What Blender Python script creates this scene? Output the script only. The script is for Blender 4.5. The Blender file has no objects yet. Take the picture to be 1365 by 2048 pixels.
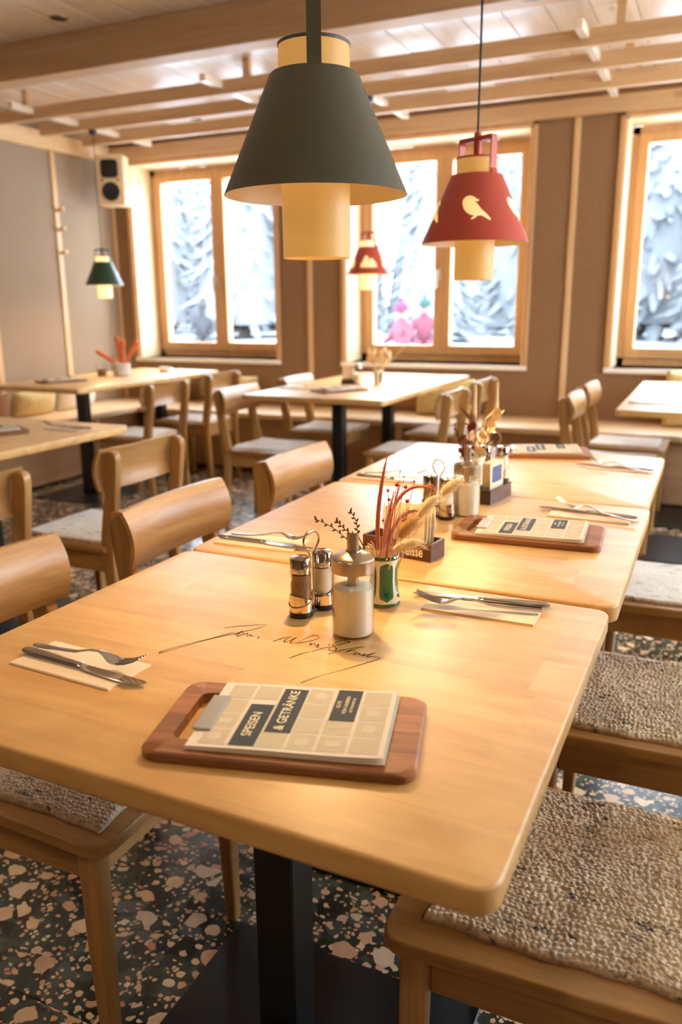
import bpy, bmesh, math, random
from math import sin, cos, pi, radians, sqrt, floor
from mathutils import Vector, Matrix
random.seed(7)
scene = bpy.context.scene
COL = scene.collection

# ------------------------------------------------------------------ camera
F_PX = 1610.52
YAW, PITCH, ROLL = 0.43035, -0.25144, -0.00784
cam_d = bpy.data.cameras.new('camera'); cam = bpy.data.objects.new('camera', cam_d); COL.objects.link(cam)
cam_d.sensor_fit = 'VERTICAL'; cam_d.sensor_height = 36.0; cam_d.lens = F_PX / 2048 * 36.0
fw = Vector((-sin(YAW) * cos(PITCH), cos(YAW) * cos(PITCH), sin(PITCH)))
r0 = Vector((cos(YAW), sin(YAW), 0)); u0 = r0.cross(fw)
rt = cos(ROLL) * r0 + sin(ROLL) * u0; up = -sin(ROLL) * r0 + cos(ROLL) * u0
cam.matrix_world = Matrix(((rt.x, up.x, -fw.x, 0.92045), (rt.y, up.y, -fw.y, -0.56967), (rt.z, up.z, -fw.z, 1.21881), (0, 0, 0, 1)))
cam_d.clip_start = 0.02; cam_d.clip_end = 300
cam_d.dof.use_dof = True; cam_d.dof.focus_distance = 1.21; cam_d.dof.aperture_fstop = 3.6
scene.camera = cam

# ------------------------------------------------------------------ world and view
scene.view_settings.view_transform = 'Standard'; scene.view_settings.look = 'None'
scene.view_settings.exposure = 0.44; scene.view_settings.gamma = 1.0
scene.view_settings.use_curve_mapping = False
SKY = 16.0
w = bpy.data.worlds.new('winter_sky'); scene.world = w; w.use_nodes = True
bg = w.node_tree.nodes['Background']; bg.inputs[0].default_value = (0.76, 0.89, 1.0, 1); bg.inputs[1].default_value = SKY
scene.cycles.use_denoising = True
scene.cycles.max_bounces = 9; scene.cycles.diffuse_bounces = 5; scene.cycles.glossy_bounces = 4
scene.cycles.transparent_max_bounces = 24; scene.cycles.sample_clamp_indirect = 6.0
scene.cycles.caustics_reflective = False; scene.cycles.caustics_refractive = False

# ------------------------------------------------------------------ node helpers
def srgb(r, g, b):
    f = lambda c: (c / 255) / 12.92 if c / 255 <= 0.04045 else ((c / 255 + 0.055) / 1.055) ** 2.4
    return (f(r), f(g), f(b), 1)
class NT:
    def __init__(s, name):
        s.m = bpy.data.materials.new(name); s.m.use_nodes = True; s.t = s.m.node_tree; s.n = s.t.nodes; s.l = s.t.links
        s.p = s.n['Principled BSDF']; s.out = s.n['Material Output']
    def node(s, typ, ins=None, **kw):
        n = s.n.new(typ)
        for k, v in kw.items(): setattr(n, k, v)
        for k, v in (ins or {}).items():
            if hasattr(v, 'bl_idname') or isinstance(v, bpy.types.NodeSocket): s.l.new(v, n.inputs[k])
            else: n.inputs[k].default_value = v
        return n
    def math(s, op, a, b=0.0, c=0.0, clamp=False):
        n = s.node('ShaderNodeMath', {0: a, 1: b, 2: c}, operation=op, use_clamp=clamp); return n.outputs[0]
    def mix(s, fac, a, b, mode='MIX'):
        n = s.node('ShaderNodeMix', {0: fac}, data_type='RGBA', blend_type=mode)
        for idx, v in ((6, a), (7, b)):
            if isinstance(v, bpy.types.NodeSocket): s.l.new(v, n.inputs[idx])
            else: n.inputs[idx].default_value = v
        return n.outputs[2]
    def ramp(s, fac, stops):
        n = s.n.new('ShaderNodeValToRGB'); s.l.new(fac, n.inputs[0]); e = n.color_ramp.elements
        while len(e) < len(stops): e.new(0.5)
        for i, (p, c) in enumerate(stops): e[i].position = p; e[i].color = c
        return n.outputs[0]
    def coord(s, which='Object'): return s.n.new('ShaderNodeTexCoord').outputs[which]
    def pos(s): return s.n.new('ShaderNodeNewGeometry').outputs['Position']
    def mapping(s, v, scale=(1, 1, 1), loc=(0, 0, 0), rot=(0, 0, 0)):
        return s.node('ShaderNodeMapping', {0: v, 1: loc, 2: rot, 3: scale}).outputs[0]
    def noise(s, v, scale=5, detail=3, rough=0.5, dist=0.0, out=0):
        return s.node('ShaderNodeTexNoise', {'Vector': v, 'Scale': scale, 'Detail': detail, 'Roughness': rough, 'Distortion': dist}).outputs[out]
    def vor(s, v, scale, feature='F1', rnd=1.0, dims='3D'):
        return s.node('ShaderNodeTexVoronoi', {'Vector': v, 'Scale': scale, 'Randomness': rnd}, feature=feature, voronoi_dimensions=dims)
    def bump(s, h, strength=0.2, dist=0.001):
        n = s.node('ShaderNodeBump', {'Height': h, 'Strength': strength, 'Distance': dist}); s.l.new(n.outputs[0], s.p.inputs['Normal'])
    def set(s, **kw):
        names = dict(color='Base Color', rough='Roughness', metal='Metallic', coat='Coat Weight', coatr='Coat Roughness', sheen='Sheen Weight',
                     spec='Specular IOR Level', ecol='Emission Color', estr='Emission Strength', trans='Transmission Weight', ior='IOR', sss='Subsurface Weight')
        for k, v in kw.items():
            i = s.p.inputs[names[k]]
            if isinstance(v, bpy.types.NodeSocket): s.l.new(v, i)
            else: i.default_value = v
        return s
def rnd_tint(t, c, amt=0.12):
    r = t.n.new('ShaderNodeObjectInfo').outputs['Random']
    f = t.math('MULTIPLY_ADD', r, amt * 2, 1 - amt)
    h = t.node('ShaderNodeHueSaturation', {'Color': c, 'Value': f}); return h.outputs[0]
def wood(name, light, dark, axis=0, scale=1.0, rough=0.5, coat=0.0, var=0.06, knots=None, bump=0.08, world=False):
    t = NT(name); v = t.pos() if world else t.coord()
    r = t.n.new('ShaderNodeObjectInfo').outputs['Random']
    off = t.node('ShaderNodeCombineXYZ', {0: t.math('MULTIPLY', r, 13.0), 1: t.math('MULTIPLY', r, 7.0), 2: t.math('MULTIPLY', r, 5.0)}).outputs[0]
    v = t.node('ShaderNodeVectorMath', {0: v, 1: off}, operation='ADD').outputs[0]
    sc = [14 * scale] * 3; sc[axis] = 1.1 * scale
    m = t.mapping(v, sc); n1 = t.noise(m, 1.6, 5, 0.6, 0.6)
    sc2 = [90 * scale] * 3; sc2[axis] = 3 * scale
    n2 = t.noise(t.mapping(v, sc2), 2.0, 3, 0.6)
    f = t.math('MULTIPLY_ADD', n2, 0.35, t.math('MULTIPLY', n1, 0.8))
    c = t.ramp(f, [(0.3, dark), (0.72, light)])
    if knots:
        kv = t.vor(t.mapping(v, [4.2 if i != axis else 2.2 for i in range(3)]), 1.0)
        k = t.math('LESS_THAN', kv.outputs['Distance'], 0.075)
        k2 = t.ramp(kv.outputs['Distance'], [(0.05, (1, 1, 1, 1)), (0.15, (0, 0, 0, 1))])
        c = t.mix(t.math('MULTIPLY', k2, 0.75), c, knots)
    c = rnd_tint(t, c, var)
    t.set(color=c, rough=rough, coat=coat, coatr=0.25); t.bump(f, bump, 0.0015)
    return t.m
def plain(name, c, rough=0.5, metal=0.0, coat=0.0, noise_amt=0.08, nscale=40, **kw):
    t = NT(name); n = t.noise(t.coord(), nscale, 3)
    f = t.math('MULTIPLY_ADD', n, noise_amt * 2, 1 - noise_amt)
    h = t.node('ShaderNodeHueSaturation', {'Color': c, 'Value': f}).outputs[0]
    t.set(color=h, rough=rough, metal=metal, coat=coat, **kw); return t.m

M = {}
OAK_L, OAK_D = srgb(190, 143, 83), srgb(142, 98, 49)
M['oak'] = wood('oak_chair', OAK_L, OAK_D, 2, 1.0, 0.42, 0.35)
M['oak_x'] = wood('oak_seat', OAK_L, OAK_D, 0, 1.0, 0.42, 0.15)
M['oak_y'] = wood('oak_back', OAK_L, OAK_D, 1, 1.0, 0.4, 0.35)
M['spruce_x'] = wood('spruce_beam', srgb(210, 172, 126), srgb(182, 138, 92), 0, 0.6, 0.55, 0.05, 0.04, srgb(130, 80, 40))
M['spruce_y'] = wood('spruce_plank', srgb(238, 222, 200), srgb(212, 190, 162), 1, 0.5, 0.38, 0.8, 0.07, srgb(140, 92, 55))
M['spruce_z'] = wood('spruce_batten', srgb(226, 186, 138), srgb(200, 155, 105), 2, 0.6, 0.5, 0.1, 0.04)
M['window_wood'] = wood('window_wood', srgb(206, 160, 108), srgb(186, 138, 88), 2, 0.6, 0.42, 0.15, 0.03)
M['lining_wood'] = wood('lining_wood', srgb(240, 214, 174), srgb(226, 192, 146), 2, 0.5, 0.5, 0.1, 0.03)
M['sill'] = wood('whitened_sill', srgb(246, 238, 224), srgb(236, 224, 206), 0, 0.5, 0.4, 0.3, 0.02)
M['bench_wood'] = wood('bench_wood', srgb(236, 204, 160), srgb(214, 174, 126), 0, 0.6, 0.42, 0.2, 0.04)
M['board'] = wood('serving_board', srgb(170, 108, 56), srgb(108, 64, 30), 0, 2.2, 0.5, 0.1, 0.05)
def _staves(m):
    nt = m.node_tree; p = nt.nodes['Principled BSDF']; lk = p.inputs['Base Color'].links[0]; src = lk.from_socket
    tc = nt.nodes.new('ShaderNodeTexCoord'); sp_ = nt.nodes.new('ShaderNodeSeparateXYZ'); nt.links.new(tc.outputs['Object'], sp_.inputs[0])
    a = nt.nodes.new('ShaderNodeMath'); a.operation = 'MULTIPLY'; nt.links.new(sp_.outputs[1], a.inputs[0]); a.inputs[1].default_value = 24.0
    f = nt.nodes.new('ShaderNodeMath'); f.operation = 'FLOOR'; nt.links.new(a.outputs[0], f.inputs[0])
    wn = nt.nodes.new('ShaderNodeTexWhiteNoise'); wn.noise_dimensions = '1D'; nt.links.new(f.outputs[0], wn.inputs['W'])
    fr = nt.nodes.new('ShaderNodeMath'); fr.operation = 'FRACT'; nt.links.new(a.outputs[0], fr.inputs[0])
    lt = nt.nodes.new('ShaderNodeMath'); lt.operation = 'GREATER_THAN'; nt.links.new(fr.outputs[0], lt.inputs[0]); lt.inputs[1].default_value = 0.04
    mm = nt.nodes.new('ShaderNodeMath'); mm.operation = 'MULTIPLY_ADD'; nt.links.new(wn.outputs[0], mm.inputs[0]); mm.inputs[1].default_value = 0.4; mm.inputs[2].default_value = 0.78
    m2 = nt.nodes.new('ShaderNodeMath'); m2.operation = 'MULTIPLY_ADD'; nt.links.new(lt.outputs[0], m2.inputs[0]); m2.inputs[1].default_value = 0.45; m2.inputs[2].default_value = 0.55
    m3 = nt.nodes.new('ShaderNodeMath'); m3.operation = 'MULTIPLY'; nt.links.new(mm.outputs[0], m3.inputs[0]); nt.links.new(m2.outputs[0], m3.inputs[1])
    h = nt.nodes.new('ShaderNodeHueSaturation'); nt.links.new(src, h.inputs['Color']); nt.links.new(m3.outputs[0], h.inputs['Value']); nt.links.new(h.outputs[0], p.inputs['Base Color'])
_staves(M['board'])
M['darkbox'] = wood('dark_box_wood', srgb(92, 54, 34), srgb(52, 28, 18), 0, 2.0, 0.45, 0.15, 0.03)

def table_mat():
    t = NT('maple_tabletop'); v = t.coord()
    r = t.n.new('ShaderNodeObjectInfo').outputs['Random']
    off = t.node('ShaderNodeCombineXYZ', {0: t.math('MULTIPLY', r, 13.0), 1: t.math('MULTIPLY', r, 7.3), 2: 0.0}).outputs[0]
    v = t.node('ShaderNodeVectorMath', {0: v, 1: off}, operation='ADD').outputs[0]
    sx = t.node('ShaderNodeSeparateXYZ', {0: v}).outputs
    row = t.math('FLOOR', t.math('MULTIPLY', sx[1], 10.5))
    shift = t.node('ShaderNodeTexWhiteNoise', {'W': row}, noise_dimensions='1D').outputs[0]
    colx = t.math('FLOOR', t.math('MULTIPLY_ADD', sx[0], 1.3, t.math('MULTIPLY', shift, 3.0)))
    idv = t.node('ShaderNodeCombineXYZ', {0: row, 1: colx, 2: 0.0}).outputs[0]
    st = t.node('ShaderNodeTexWhiteNoise', {'Vector': idv}, noise_dimensions='3D').outputs[0]
    vv = t.node('ShaderNodeVectorMath', {0: v, 1: t.node('ShaderNodeCombineXYZ', {0: t.math('MULTIPLY', st, 4.0), 1: 0.0, 2: 0.0}).outputs[0]}, operation='ADD').outputs[0]
    n1 = t.noise(t.mapping(vv, (2.2, 22, 22)), 1.5, 5, 0.6, 0.8)
    n2 = t.noise(t.mapping(vv, (5, 8, 8)), 1.2, 3, 0.5, 1.2)
    n3 = t.noise(t.mapping(vv, (14, 300, 300)), 1.0, 2, 0.5)
    f = t.math('ADD', t.math('MULTIPLY', n1, 0.55), t.math('MULTIPLY', n2, 0.45))
    c = t.ramp(f, [(0.36, srgb(206, 155, 88)), (0.56, srgb(225, 178, 107)), (0.75, srgb(233, 192, 126))])
    hv = t.math('MULTIPLY_ADD', st, 0.14, 0.92)
    hv = t.math('MULTIPLY', hv, t.math('MULTIPLY_ADD', n3, 0.08, 0.96))
    c = t.node('ShaderNodeHueSaturation', {'Color': c, 'Value': hv}).outputs[0]
    kv = t.vor(t.mapping(vv, (2.6, 4.0, 4.0)), 1.0)
    k2 = t.ramp(kv.outputs['Distance'], [(0.015, (1, 1, 1, 1)), (0.06, (0, 0, 0, 1))])
    c = t.mix(t.math('MULTIPLY', k2, 0.4), c, srgb(165, 110, 62))
    t.set(color=c, rough=0.42, coat=0.5, coatr=0.42); t.bump(n3, 0.04, 0.0006)
    return t.m
M['table'] = table_mat()

def terrazzo_mat():
    t = NT('terrazzo'); v = t.pos()
    r = t.n.new('ShaderNodeObjectInfo').outputs['Random']
    off = t.node('ShaderNodeCombineXYZ', {0: t.math('MULTIPLY', r, 31.0), 1: t.math('MULTIPLY', r, 17.0), 2: 0.0}).outputs[0]
    v = t.node('ShaderNodeVectorMath', {0: v, 1: off}, operation='ADD').outputs[0]
    wob = t.noise(v, 30, 2, 0.5, out=1)
    wob = t.node('ShaderNodeVectorMath', {0: wob, 'Scale': 0.020}, operation='SCALE').outputs[0]
    v = t.node('ShaderNodeVectorMath', {0: v, 1: wob}, operation='ADD').outputs[0]
    base = t.ramp(t.noise(v, 16, 4, 0.6), [(0.32, srgb(24, 33, 29)), (0.52, srgb(48, 61, 54)), (0.72, srgb(88, 104, 92))])
    dk = t.vor(t.mapping(v, (1, 1.3, 1), rot=(0, 0, 0.7)), 17, 'DISTANCE_TO_EDGE', 1, '2D').outputs['Distance']
    dc = t.vor(t.mapping(v, (1, 1.3, 1), rot=(0, 0, 0.7)), 17, 'F1', 1, '2D').outputs['Color']
    ds = t.node('ShaderNodeSeparateColor', {0: dc}).outputs
    dm = t.math('MULTIPLY', t.math('GREATER_THAN', dk, 0.1), t.math('GREATER_THAN', ds[0], 0.55))
    c = t.mix(dm, base, t.ramp(ds[1], [(0.0, srgb(14, 18, 18)), (0.6, srgb(34, 42, 40)), (1.0, srgb(92, 100, 96))]))
    for (sc, thr, amp, keep, rot, st) in ((80, 0.08, 0.2, 0.62, 0.3, 1.0), (36, 0.07, 0.3, 0.62, 1.1, 1.2), (15.5, 0.06, 0.25, 0.62, 2.0, 1.2)):
        mv = t.mapping(v, (1, st, 1), rot=(0, 0, rot))
        a = t.vor(mv, sc, 'F1', 0.95, '2D'); e = t.vor(mv, sc, 'DISTANCE_TO_EDGE', 0.95, '2D').outputs['Distance']
        s = t.node('ShaderNodeSeparateColor', {0: a.outputs['Color']}).outputs
        th = t.math('MULTIPLY_ADD', s[0], amp * 0.3, thr)
        rad = t.math('MULTIPLY_ADD', s[2], 0.24, 0.20)
        m = t.math('MULTIPLY', t.math('GREATER_THAN', e, th), t.math('LESS_THAN', a.outputs['Distance'], rad))
        m = t.math('MULTIPLY', m, t.math('GREATER_THAN', s[1], keep))
        col = t.ramp(s[2], [(0.0, srgb(214, 140, 100)), (0.25, srgb(242, 194, 146)), (0.5, srgb(248, 216, 166)), (0.75, srgb(230, 174, 136)), (1.0, srgb(244, 228, 192))])
        gr = t.math('MULTIPLY_ADD', t.noise(v, 60, 3), 0.35, 0.82)
        col = t.node('ShaderNodeHueSaturation', {'Color': col, 'Value': gr}).outputs[0]
        c = t.mix(m, c, col)
    t.set(color=c, rough=0.24, spec=0.5, coat=0.4, coatr=0.15); return t.m
M['terrazzo'] = terrazzo_mat()

def felt_mat(name, light, dark):
    t = NT(name); v = t.coord()
    n = t.noise(t.mapping(v, (1, 2.2, 1)), 24, 4, 0.65, 0.5); n2 = t.noise(v, 150, 2, 0.6)
    c = t.ramp(n2, [(0.3, dark), (0.65, light)])
    m = t.ramp(n, [(0.60, (0, 0, 0, 1)), (0.67, (1, 1, 1, 1))])
    c = t.mix(t.math('MULTIPLY', m, 0.85), c, srgb(70, 56, 48))
    m2 = t.ramp(t.noise(v, 7, 2), [(0.4, (0, 0, 0, 1)), (0.75, (1, 1, 1, 1))])
    c = t.mix(t.math('MULTIPLY', m2, 0.3), c, srgb(150, 130, 112))
    t.set(color=c, rough=0.95, sheen=0.7, spec=0.15); t.bump(t.noise(v, 320, 3), 0.5, 0.0015); return t.m
M['felt'] = felt_mat('wool_felt', srgb(236, 218, 188), srgb(198, 172, 136))

def fabric_mat(name, c1, c2):
    t = NT(name); v = t.pos()
    n = t.noise(v, 260, 2, 0.7); n2 = t.noise(v, 5, 3)
    c = t.ramp(n, [(0.3, c2), (0.7, c1)])
    c = t.mix(t.math('MULTIPLY', n2, 0.25), c, c2)
    t.set(color=c, rough=0.95, spec=0.1, sheen=0.15); t.bump(n, 0.2, 0.001); return t.m
M['fabric'] = fabric_mat('wall_felt', srgb(158, 123, 90), srgb(128, 97, 68))
M['fabric_l'] = fabric_mat('wall_felt_greige', srgb(166, 144, 121), srgb(140, 118, 96))
M['plaster'] = plain('off_white_plaster', srgb(205, 182, 155), 0.8)
M['black'] = plain('black_steel', srgb(20, 20, 21), 0.36, 0.0)
M['steel'] = plain('polished_steel', srgb(206, 200, 190), 0.16, 1.0, noise_amt=0.03)
M['brushed'] = plain('brushed_steel', srgb(182, 166, 142), 0.3, 1.0, noise_amt=0.12, nscale=160)
M['chrome'] = plain('chrome_cap', srgb(214, 204, 188), 0.1, 1.0, noise_amt=0.02)
M['wire'] = plain('chrome_wire', srgb(186, 172, 150), 0.18, 1.0, noise_amt=0.02)
M['napkin'] = plain('paper_napkin', srgb(242, 220, 188), 0.85, noise_amt=0.04, nscale=400)
M['paper'] = plain('menu_paper', srgb(236, 226, 208), 0.7, noise_amt=0.03)
M['cell'] = plain('menu_print_beige', srgb(208, 194, 162), 0.75, noise_amt=0.06, nscale=120)
M['cell2'] = plain('menu_print_light', srgb(222, 210, 184), 0.75, noise_amt=0.06, nscale=120)
M['slate'] = plain('menu_print_slate', srgb(50, 60, 66), 0.7, noise_amt=0.06)
M['ink'] = plain('black_ink', srgb(30, 24, 16), 0.6)
M['clip'] = plain('grey_clip', srgb(172, 168, 160), 0.35, 0.6)
M['salt'] = plain('white_salt', srgb(240, 232, 215), 0.9, noise_amt=0.05, nscale=900)
M['sugar'] = plain('white_sugar', srgb(254, 246, 224), 0.9, noise_amt=0.0, nscale=900)
M['pepper'] = plain('ground_pepper', srgb(134, 100, 62), 0.9, noise_amt=0.5, nscale=700)
M['card'] = plain('beer_mat_card', srgb(232, 214, 176), 0.8, noise_amt=0.03)
M['card_print'] = plain('beer_mat_print', srgb(86, 92, 130), 0.7)
M['card_red'] = plain('beer_mat_red', srgb(176, 70, 48), 0.7)
M['cream_text'] = plain('cream_lettering', srgb(240, 228, 196), 0.6)
M['ceramic'] = plain('cream_ceramic', srgb(238, 228, 196), 0.15, coat=0.6, noise_amt=0.04)
M['green_glaze'] = plain('green_glaze', srgb(14, 92, 44), 0.12, coat=0.8, noise_amt=0.25, nscale=25)
M['pink_grass'] = plain('dyed_pink_grass', srgb(190, 108, 82), 0.9, noise_amt=0.2, nscale=200)
M['pink_pale'] = plain('pale_pink_grass', srgb(220, 156, 124), 0.9, noise_amt=0.2, nscale=200)
M['red_seed'] = plain('red_seed_pod', srgb(158, 62, 34), 0.7, noise_amt=0.2)
M['bunny'] = plain('bunny_tail_grass', srgb(230, 204, 156), 0.95, noise_amt=0.15, nscale=300)
M['bunny_dark'] = plain('brown_tail_grass', srgb(186, 140, 84), 0.95, noise_amt=0.2, nscale=300)
M['twig'] = plain('dark_twig', srgb(74, 42, 30), 0.8)
M['leaf_red'] = plain('dark_red_leaf', srgb(104, 20, 22), 0.5)
M['leaf_cream'] = plain('dried_cream_leaf', srgb(230, 204, 160), 0.8)
M['carrot'] = plain('orange_stick', srgb(212, 112, 62), 0.8)
M['speaker_wood'] = wood('speaker_birch', srgb(232, 206, 166), srgb(214, 182, 138), 2, 1.0, 0.5)
M['speaker_black'] = plain('speaker_cone', srgb(22, 22, 24), 0.6)
M['cushion_y'] = plain('ochre_cushion', srgb(206, 184, 128), 0.95, noise_amt=0.3, nscale=28)
M['cushion_w'] = plain('white_cushion', srgb(226, 222, 212), 0.95, noise_amt=0.12, nscale=28)
M['cushion_b'] = plain('brown_cushion', srgb(140, 96, 62), 0.95, noise_amt=0.2, nscale=28)
M['green_shade'] = plain('green_lacquer', srgb(86, 82, 64), 0.42, noise_amt=0.03)
M['dark_green_shade'] = plain('bottle_green_lacquer', srgb(26, 62, 44), 0.4, noise_amt=0.03)
M['red_shade'] = plain('red_lacquer', srgb(192, 74, 54), 0.42, noise_amt=0.03)
M['white_inner'] = plain('white_shade_lining', srgb(240, 232, 214), 0.5, noise_amt=0.02)
M['glare_white'] = plain('ceiling_glare_white', srgb(244, 244, 246), 0.5, noise_amt=0.02)
M['snow'] = plain('snow', srgb(240, 244, 250), 0.8, noise_amt=0.05, nscale=1.5)
M['snow_slope'] = plain('darkened_slope_snow', srgb(122, 125, 128), 0.9, noise_amt=0.12, nscale=0.5)  # same snow, darkened in its colour so the visible slope does not blow out
M['bark'] = plain('bark', srgb(90, 84, 80), 0.9)
M['skin'] = plain('skin', srgb(96, 66, 52), 0.6)
M['navy'] = plain('dark_jacket', srgb(16, 20, 26), 0.8)
M['pinkj'] = plain('pink_snowsuit', srgb(84, 26, 40), 0.8, noise_amt=0.3, nscale=9)
M['magenta'] = plain('magenta_wool', srgb(70, 16, 46), 0.9)
M['teal'] = plain('teal_wool', srgb(14, 48, 44), 0.9)
M['straw'] = plain('straw_bale', srgb(86, 82, 66), 0.9, noise_amt=0.3)
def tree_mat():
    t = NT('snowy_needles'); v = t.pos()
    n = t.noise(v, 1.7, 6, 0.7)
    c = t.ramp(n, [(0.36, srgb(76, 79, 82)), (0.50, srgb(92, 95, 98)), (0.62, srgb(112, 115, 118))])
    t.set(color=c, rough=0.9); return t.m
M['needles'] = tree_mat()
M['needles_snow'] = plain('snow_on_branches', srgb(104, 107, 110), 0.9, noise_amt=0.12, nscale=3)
def emit_mat(name, c, s, diff=(0.8, 0.7, 0.55, 1)):
    t = NT(name); n = t.noise(t.coord(), 30, 2); f = t.math('MULTIPLY_ADD', n, 0.06, 0.97)
    t.set(color=diff, rough=0.5, ecol=c, estr=t.math('MULTIPLY', f, s)); return t.m
M['tube'] = emit_mat('glowing_paper_tube', srgb(236, 174, 88), 0.36, srgb(186, 146, 84))
M['tube_far'] = emit_mat('glowing_paper_tube_bright', srgb(255, 210, 130), 1.0)
M['cut'] = emit_mat('backlit_cutout', srgb(255, 200, 104), 0.6)
M['lens'] = emit_mat('lamp_diffuser', srgb(255, 226, 160), 1.6)
def glass_mat(name, tint, edge):
    t = NT(name); t.n.remove(t.p)
    tr = t.node('ShaderNodeBsdfTransparent', {0: tint}); gl = t.node('ShaderNodeBsdfGlossy', {0: (1, 1, 1, 1), 1: 0.02})
    lw = t.node('ShaderNodeLayerWeight', {0: 0.5}).outputs['Facing']
    f = t.math('MULTIPLY_ADD', t.math('POWER', lw, 3.0), edge, 0.05)
    dkn = t.node('ShaderNodeBsdfTransparent', {0: (tint[0] * 0.35, tint[1] * 0.3, tint[2] * 0.22, 1)})
    dm = t.node('ShaderNodeMixShader', {0: t.math('POWER', lw, 3.0), 1: tr.outputs[0], 2: dkn.outputs[0]}) if edge > 0.3 else tr
    mx = t.node('ShaderNodeMixShader', {0: f, 1: dm.outputs[0], 2: gl.outputs[0]})
    t.l.new(mx.outputs[0], t.out.inputs[0]); return t.m

M['glass'] = glass_mat('clear_glass', (0.97, 0.97, 0.95, 1), 0.6)
M['pane'] = glass_mat('window_glass', (0.97, 0.98, 1.0, 1), 0.1)

# ------------------------------------------------------------------ mesh helpers
def NB(): return bmesh.new()
def box(bm, x0, x1, y0, y1, z0, z1, bev=0.0, seg=1, mat=0):
    vs = [bm.verts.new((x, y, z)) for z in (z0, z1) for y in (y0, y1) for x in (x0, x1)]
    fs = [bm.faces.new([vs[i] for i in q]) for q in ((0, 2, 3, 1), (4, 5, 7, 6), (0, 1, 5, 4), (2, 6, 7, 3), (0, 4, 6, 2), (1, 3, 7, 5))]
    for f in fs: f.material_index = mat
    if bev > 0:
        es = list({e for f in fs for e in f.edges})
        bmesh.ops.bevel(bm, geom=es, offset=bev, segments=seg, profile=0.5, affect='EDGES')
    return vs
def prism(bm, pts, z0, z1, bev=0.0, seg=2, axis='z', mat=0):
    def P(a, b, c): return {'z': (a, b, c), 'y': (a, c, b), 'x': (c, a, b)}[axis]
    lo = [bm.verts.new(P(a, b, z0)) for a, b in pts]; hi = [bm.verts.new(P(a, b, z1)) for a, b in pts]
    n = len(pts); fs = [bm.faces.new(lo[::-1]), bm.faces.new(hi)]
    for i in range(n): fs.append(bm.faces.new((lo[i], lo[(i + 1) % n], hi[(i + 1) % n], hi[i])))
    for f in fs: f.material_index = mat
    bmesh.ops.recalc_face_normals(bm, faces=fs)
    if bev > 0:
        es = [e for f in fs[:2] for e in f.edges]
        bmesh.ops.bevel(bm, geom=list(set(es)), offset=bev, segments=seg, profile=0.5, affect='EDGES')
def rrect(x0, x1, y0, y1, r, n=5):
    p = []
    for cx, cy, a0 in ((x1 - r, y1 - r, 0), (x0 + r, y1 - r, 90), (x0 + r, y0 + r, 180), (x1 - r, y0 + r, 270)):
        for i in range(n + 1):
            a = radians(a0 + 90 * i / n); p.append((cx + r * cos(a), cy + r * sin(a)))
    return p
def lathe(bm, prof, n=32, c=(0, 0, 0), mat=0, cap0=False, cap1=False, sy=1.0):
    rings = [[bm.verts.new((c[0] + r * cos(2 * pi * i / n), c[1] + r * sy * sin(2 * pi * i / n), c[2] + z)) for i in range(n)] for r, z in prof]
    for a, b in zip(rings, rings[1:]):
        for i in range(n):
            f = bm.faces.new((a[i], a[(i + 1) % n], b[(i + 1) % n], b[i])); f.material_index = mat
    if cap0: bm.faces.new(rings[0][::-1]).material_index = mat
    if cap1: bm.faces.new(rings[-1]).material_index = mat
    return rings
def tube(bm, pts, r, n=8, closed=False, mat=0, flat=1.0):
    pts = [Vector(p) for p in pts]; N = len(pts)
    rs = r if isinstance(r, (list, tuple)) else [r] * N
    rings = []; prev = None
    for i, p in enumerate(pts):
        if closed: d = pts[(i + 1) % N] - pts[i - 1]
        else: d = pts[min(i + 1, N - 1)] - pts[max(i - 1, 0)]
        d.normalize()
        if prev is None:
            a = Vector((0, 0, 1)) if abs(d.z) < 0.9 else Vector((1, 0, 0)); s = d.cross(a).normalized()
        else: s = (prev - d * prev.dot(d)).normalized()
        prev = s; t = d.cross(s)
        rings.append([bm.verts.new(p + (s * cos(2 * pi * k / n) + t * sin(2 * pi * k / n) * flat) * rs[i]) for k in range(n)])
    for i in range(N if closed else N - 1):
        a, b = rings[i], rings[(i + 1) % N]
        for k in range(n): bm.faces.new((a[k], a[(k + 1) % n], b[(k + 1) % n], b[k])).material_index = mat
    if not closed: bm.faces.new(rings[0][::-1]).material_index = mat; bm.faces.new(rings[-1]).material_index = mat
def blob(bm, c, r, sc=(1, 1, 1), sub=2, mat=0, rot=None, jit=0.0):
    m = Matrix.Translation(Vector(c)) @ (rot.to_4x4() if rot else Matrix()) @ Matrix.Diagonal((r * sc[0], r * sc[1], r * sc[2], 1))
    g = bmesh.ops.create_icosphere(bm, subdivisions=sub, radius=1, matrix=m)
    for v in g['verts']:
        if jit: v.co += Vector([random.uniform(-jit, jit) for _ in range(3)])
        for f in v.link_faces: f.material_index = mat
def mesh(name, bm, mats, smooth=35):
    bmesh.ops.recalc_face_normals(bm, faces=bm.faces)
    me = bpy.data.meshes.new(name); bm.to_mesh(me); bm.free()
    for m in (mats if isinstance(mats, (list, tuple)) else [mats]): me.materials.append(m)
    if smooth:
        me.shade_smooth()
        if smooth < 180: me.set_sharp_from_angle(angle=radians(smooth))
    return me
def obj(name, bm, mats, parent=None, loc=(0, 0, 0), rz=0.0, smooth=35):
    me = bm if isinstance(bm, bpy.types.Mesh) else mesh(name, bm, mats, smooth)
    o = bpy.data.objects.new(name, me); COL.objects.link(o); o.location = loc; o.rotation_euler = (0, 0, rz)
    if parent: o.parent = parent
    return o
def tag(o, label, cat, group=None, kind=None):
    o['label'] = label; o['category'] = cat
    if group: o['group'] = group
    if kind: o['kind'] = kind
    return o
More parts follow.
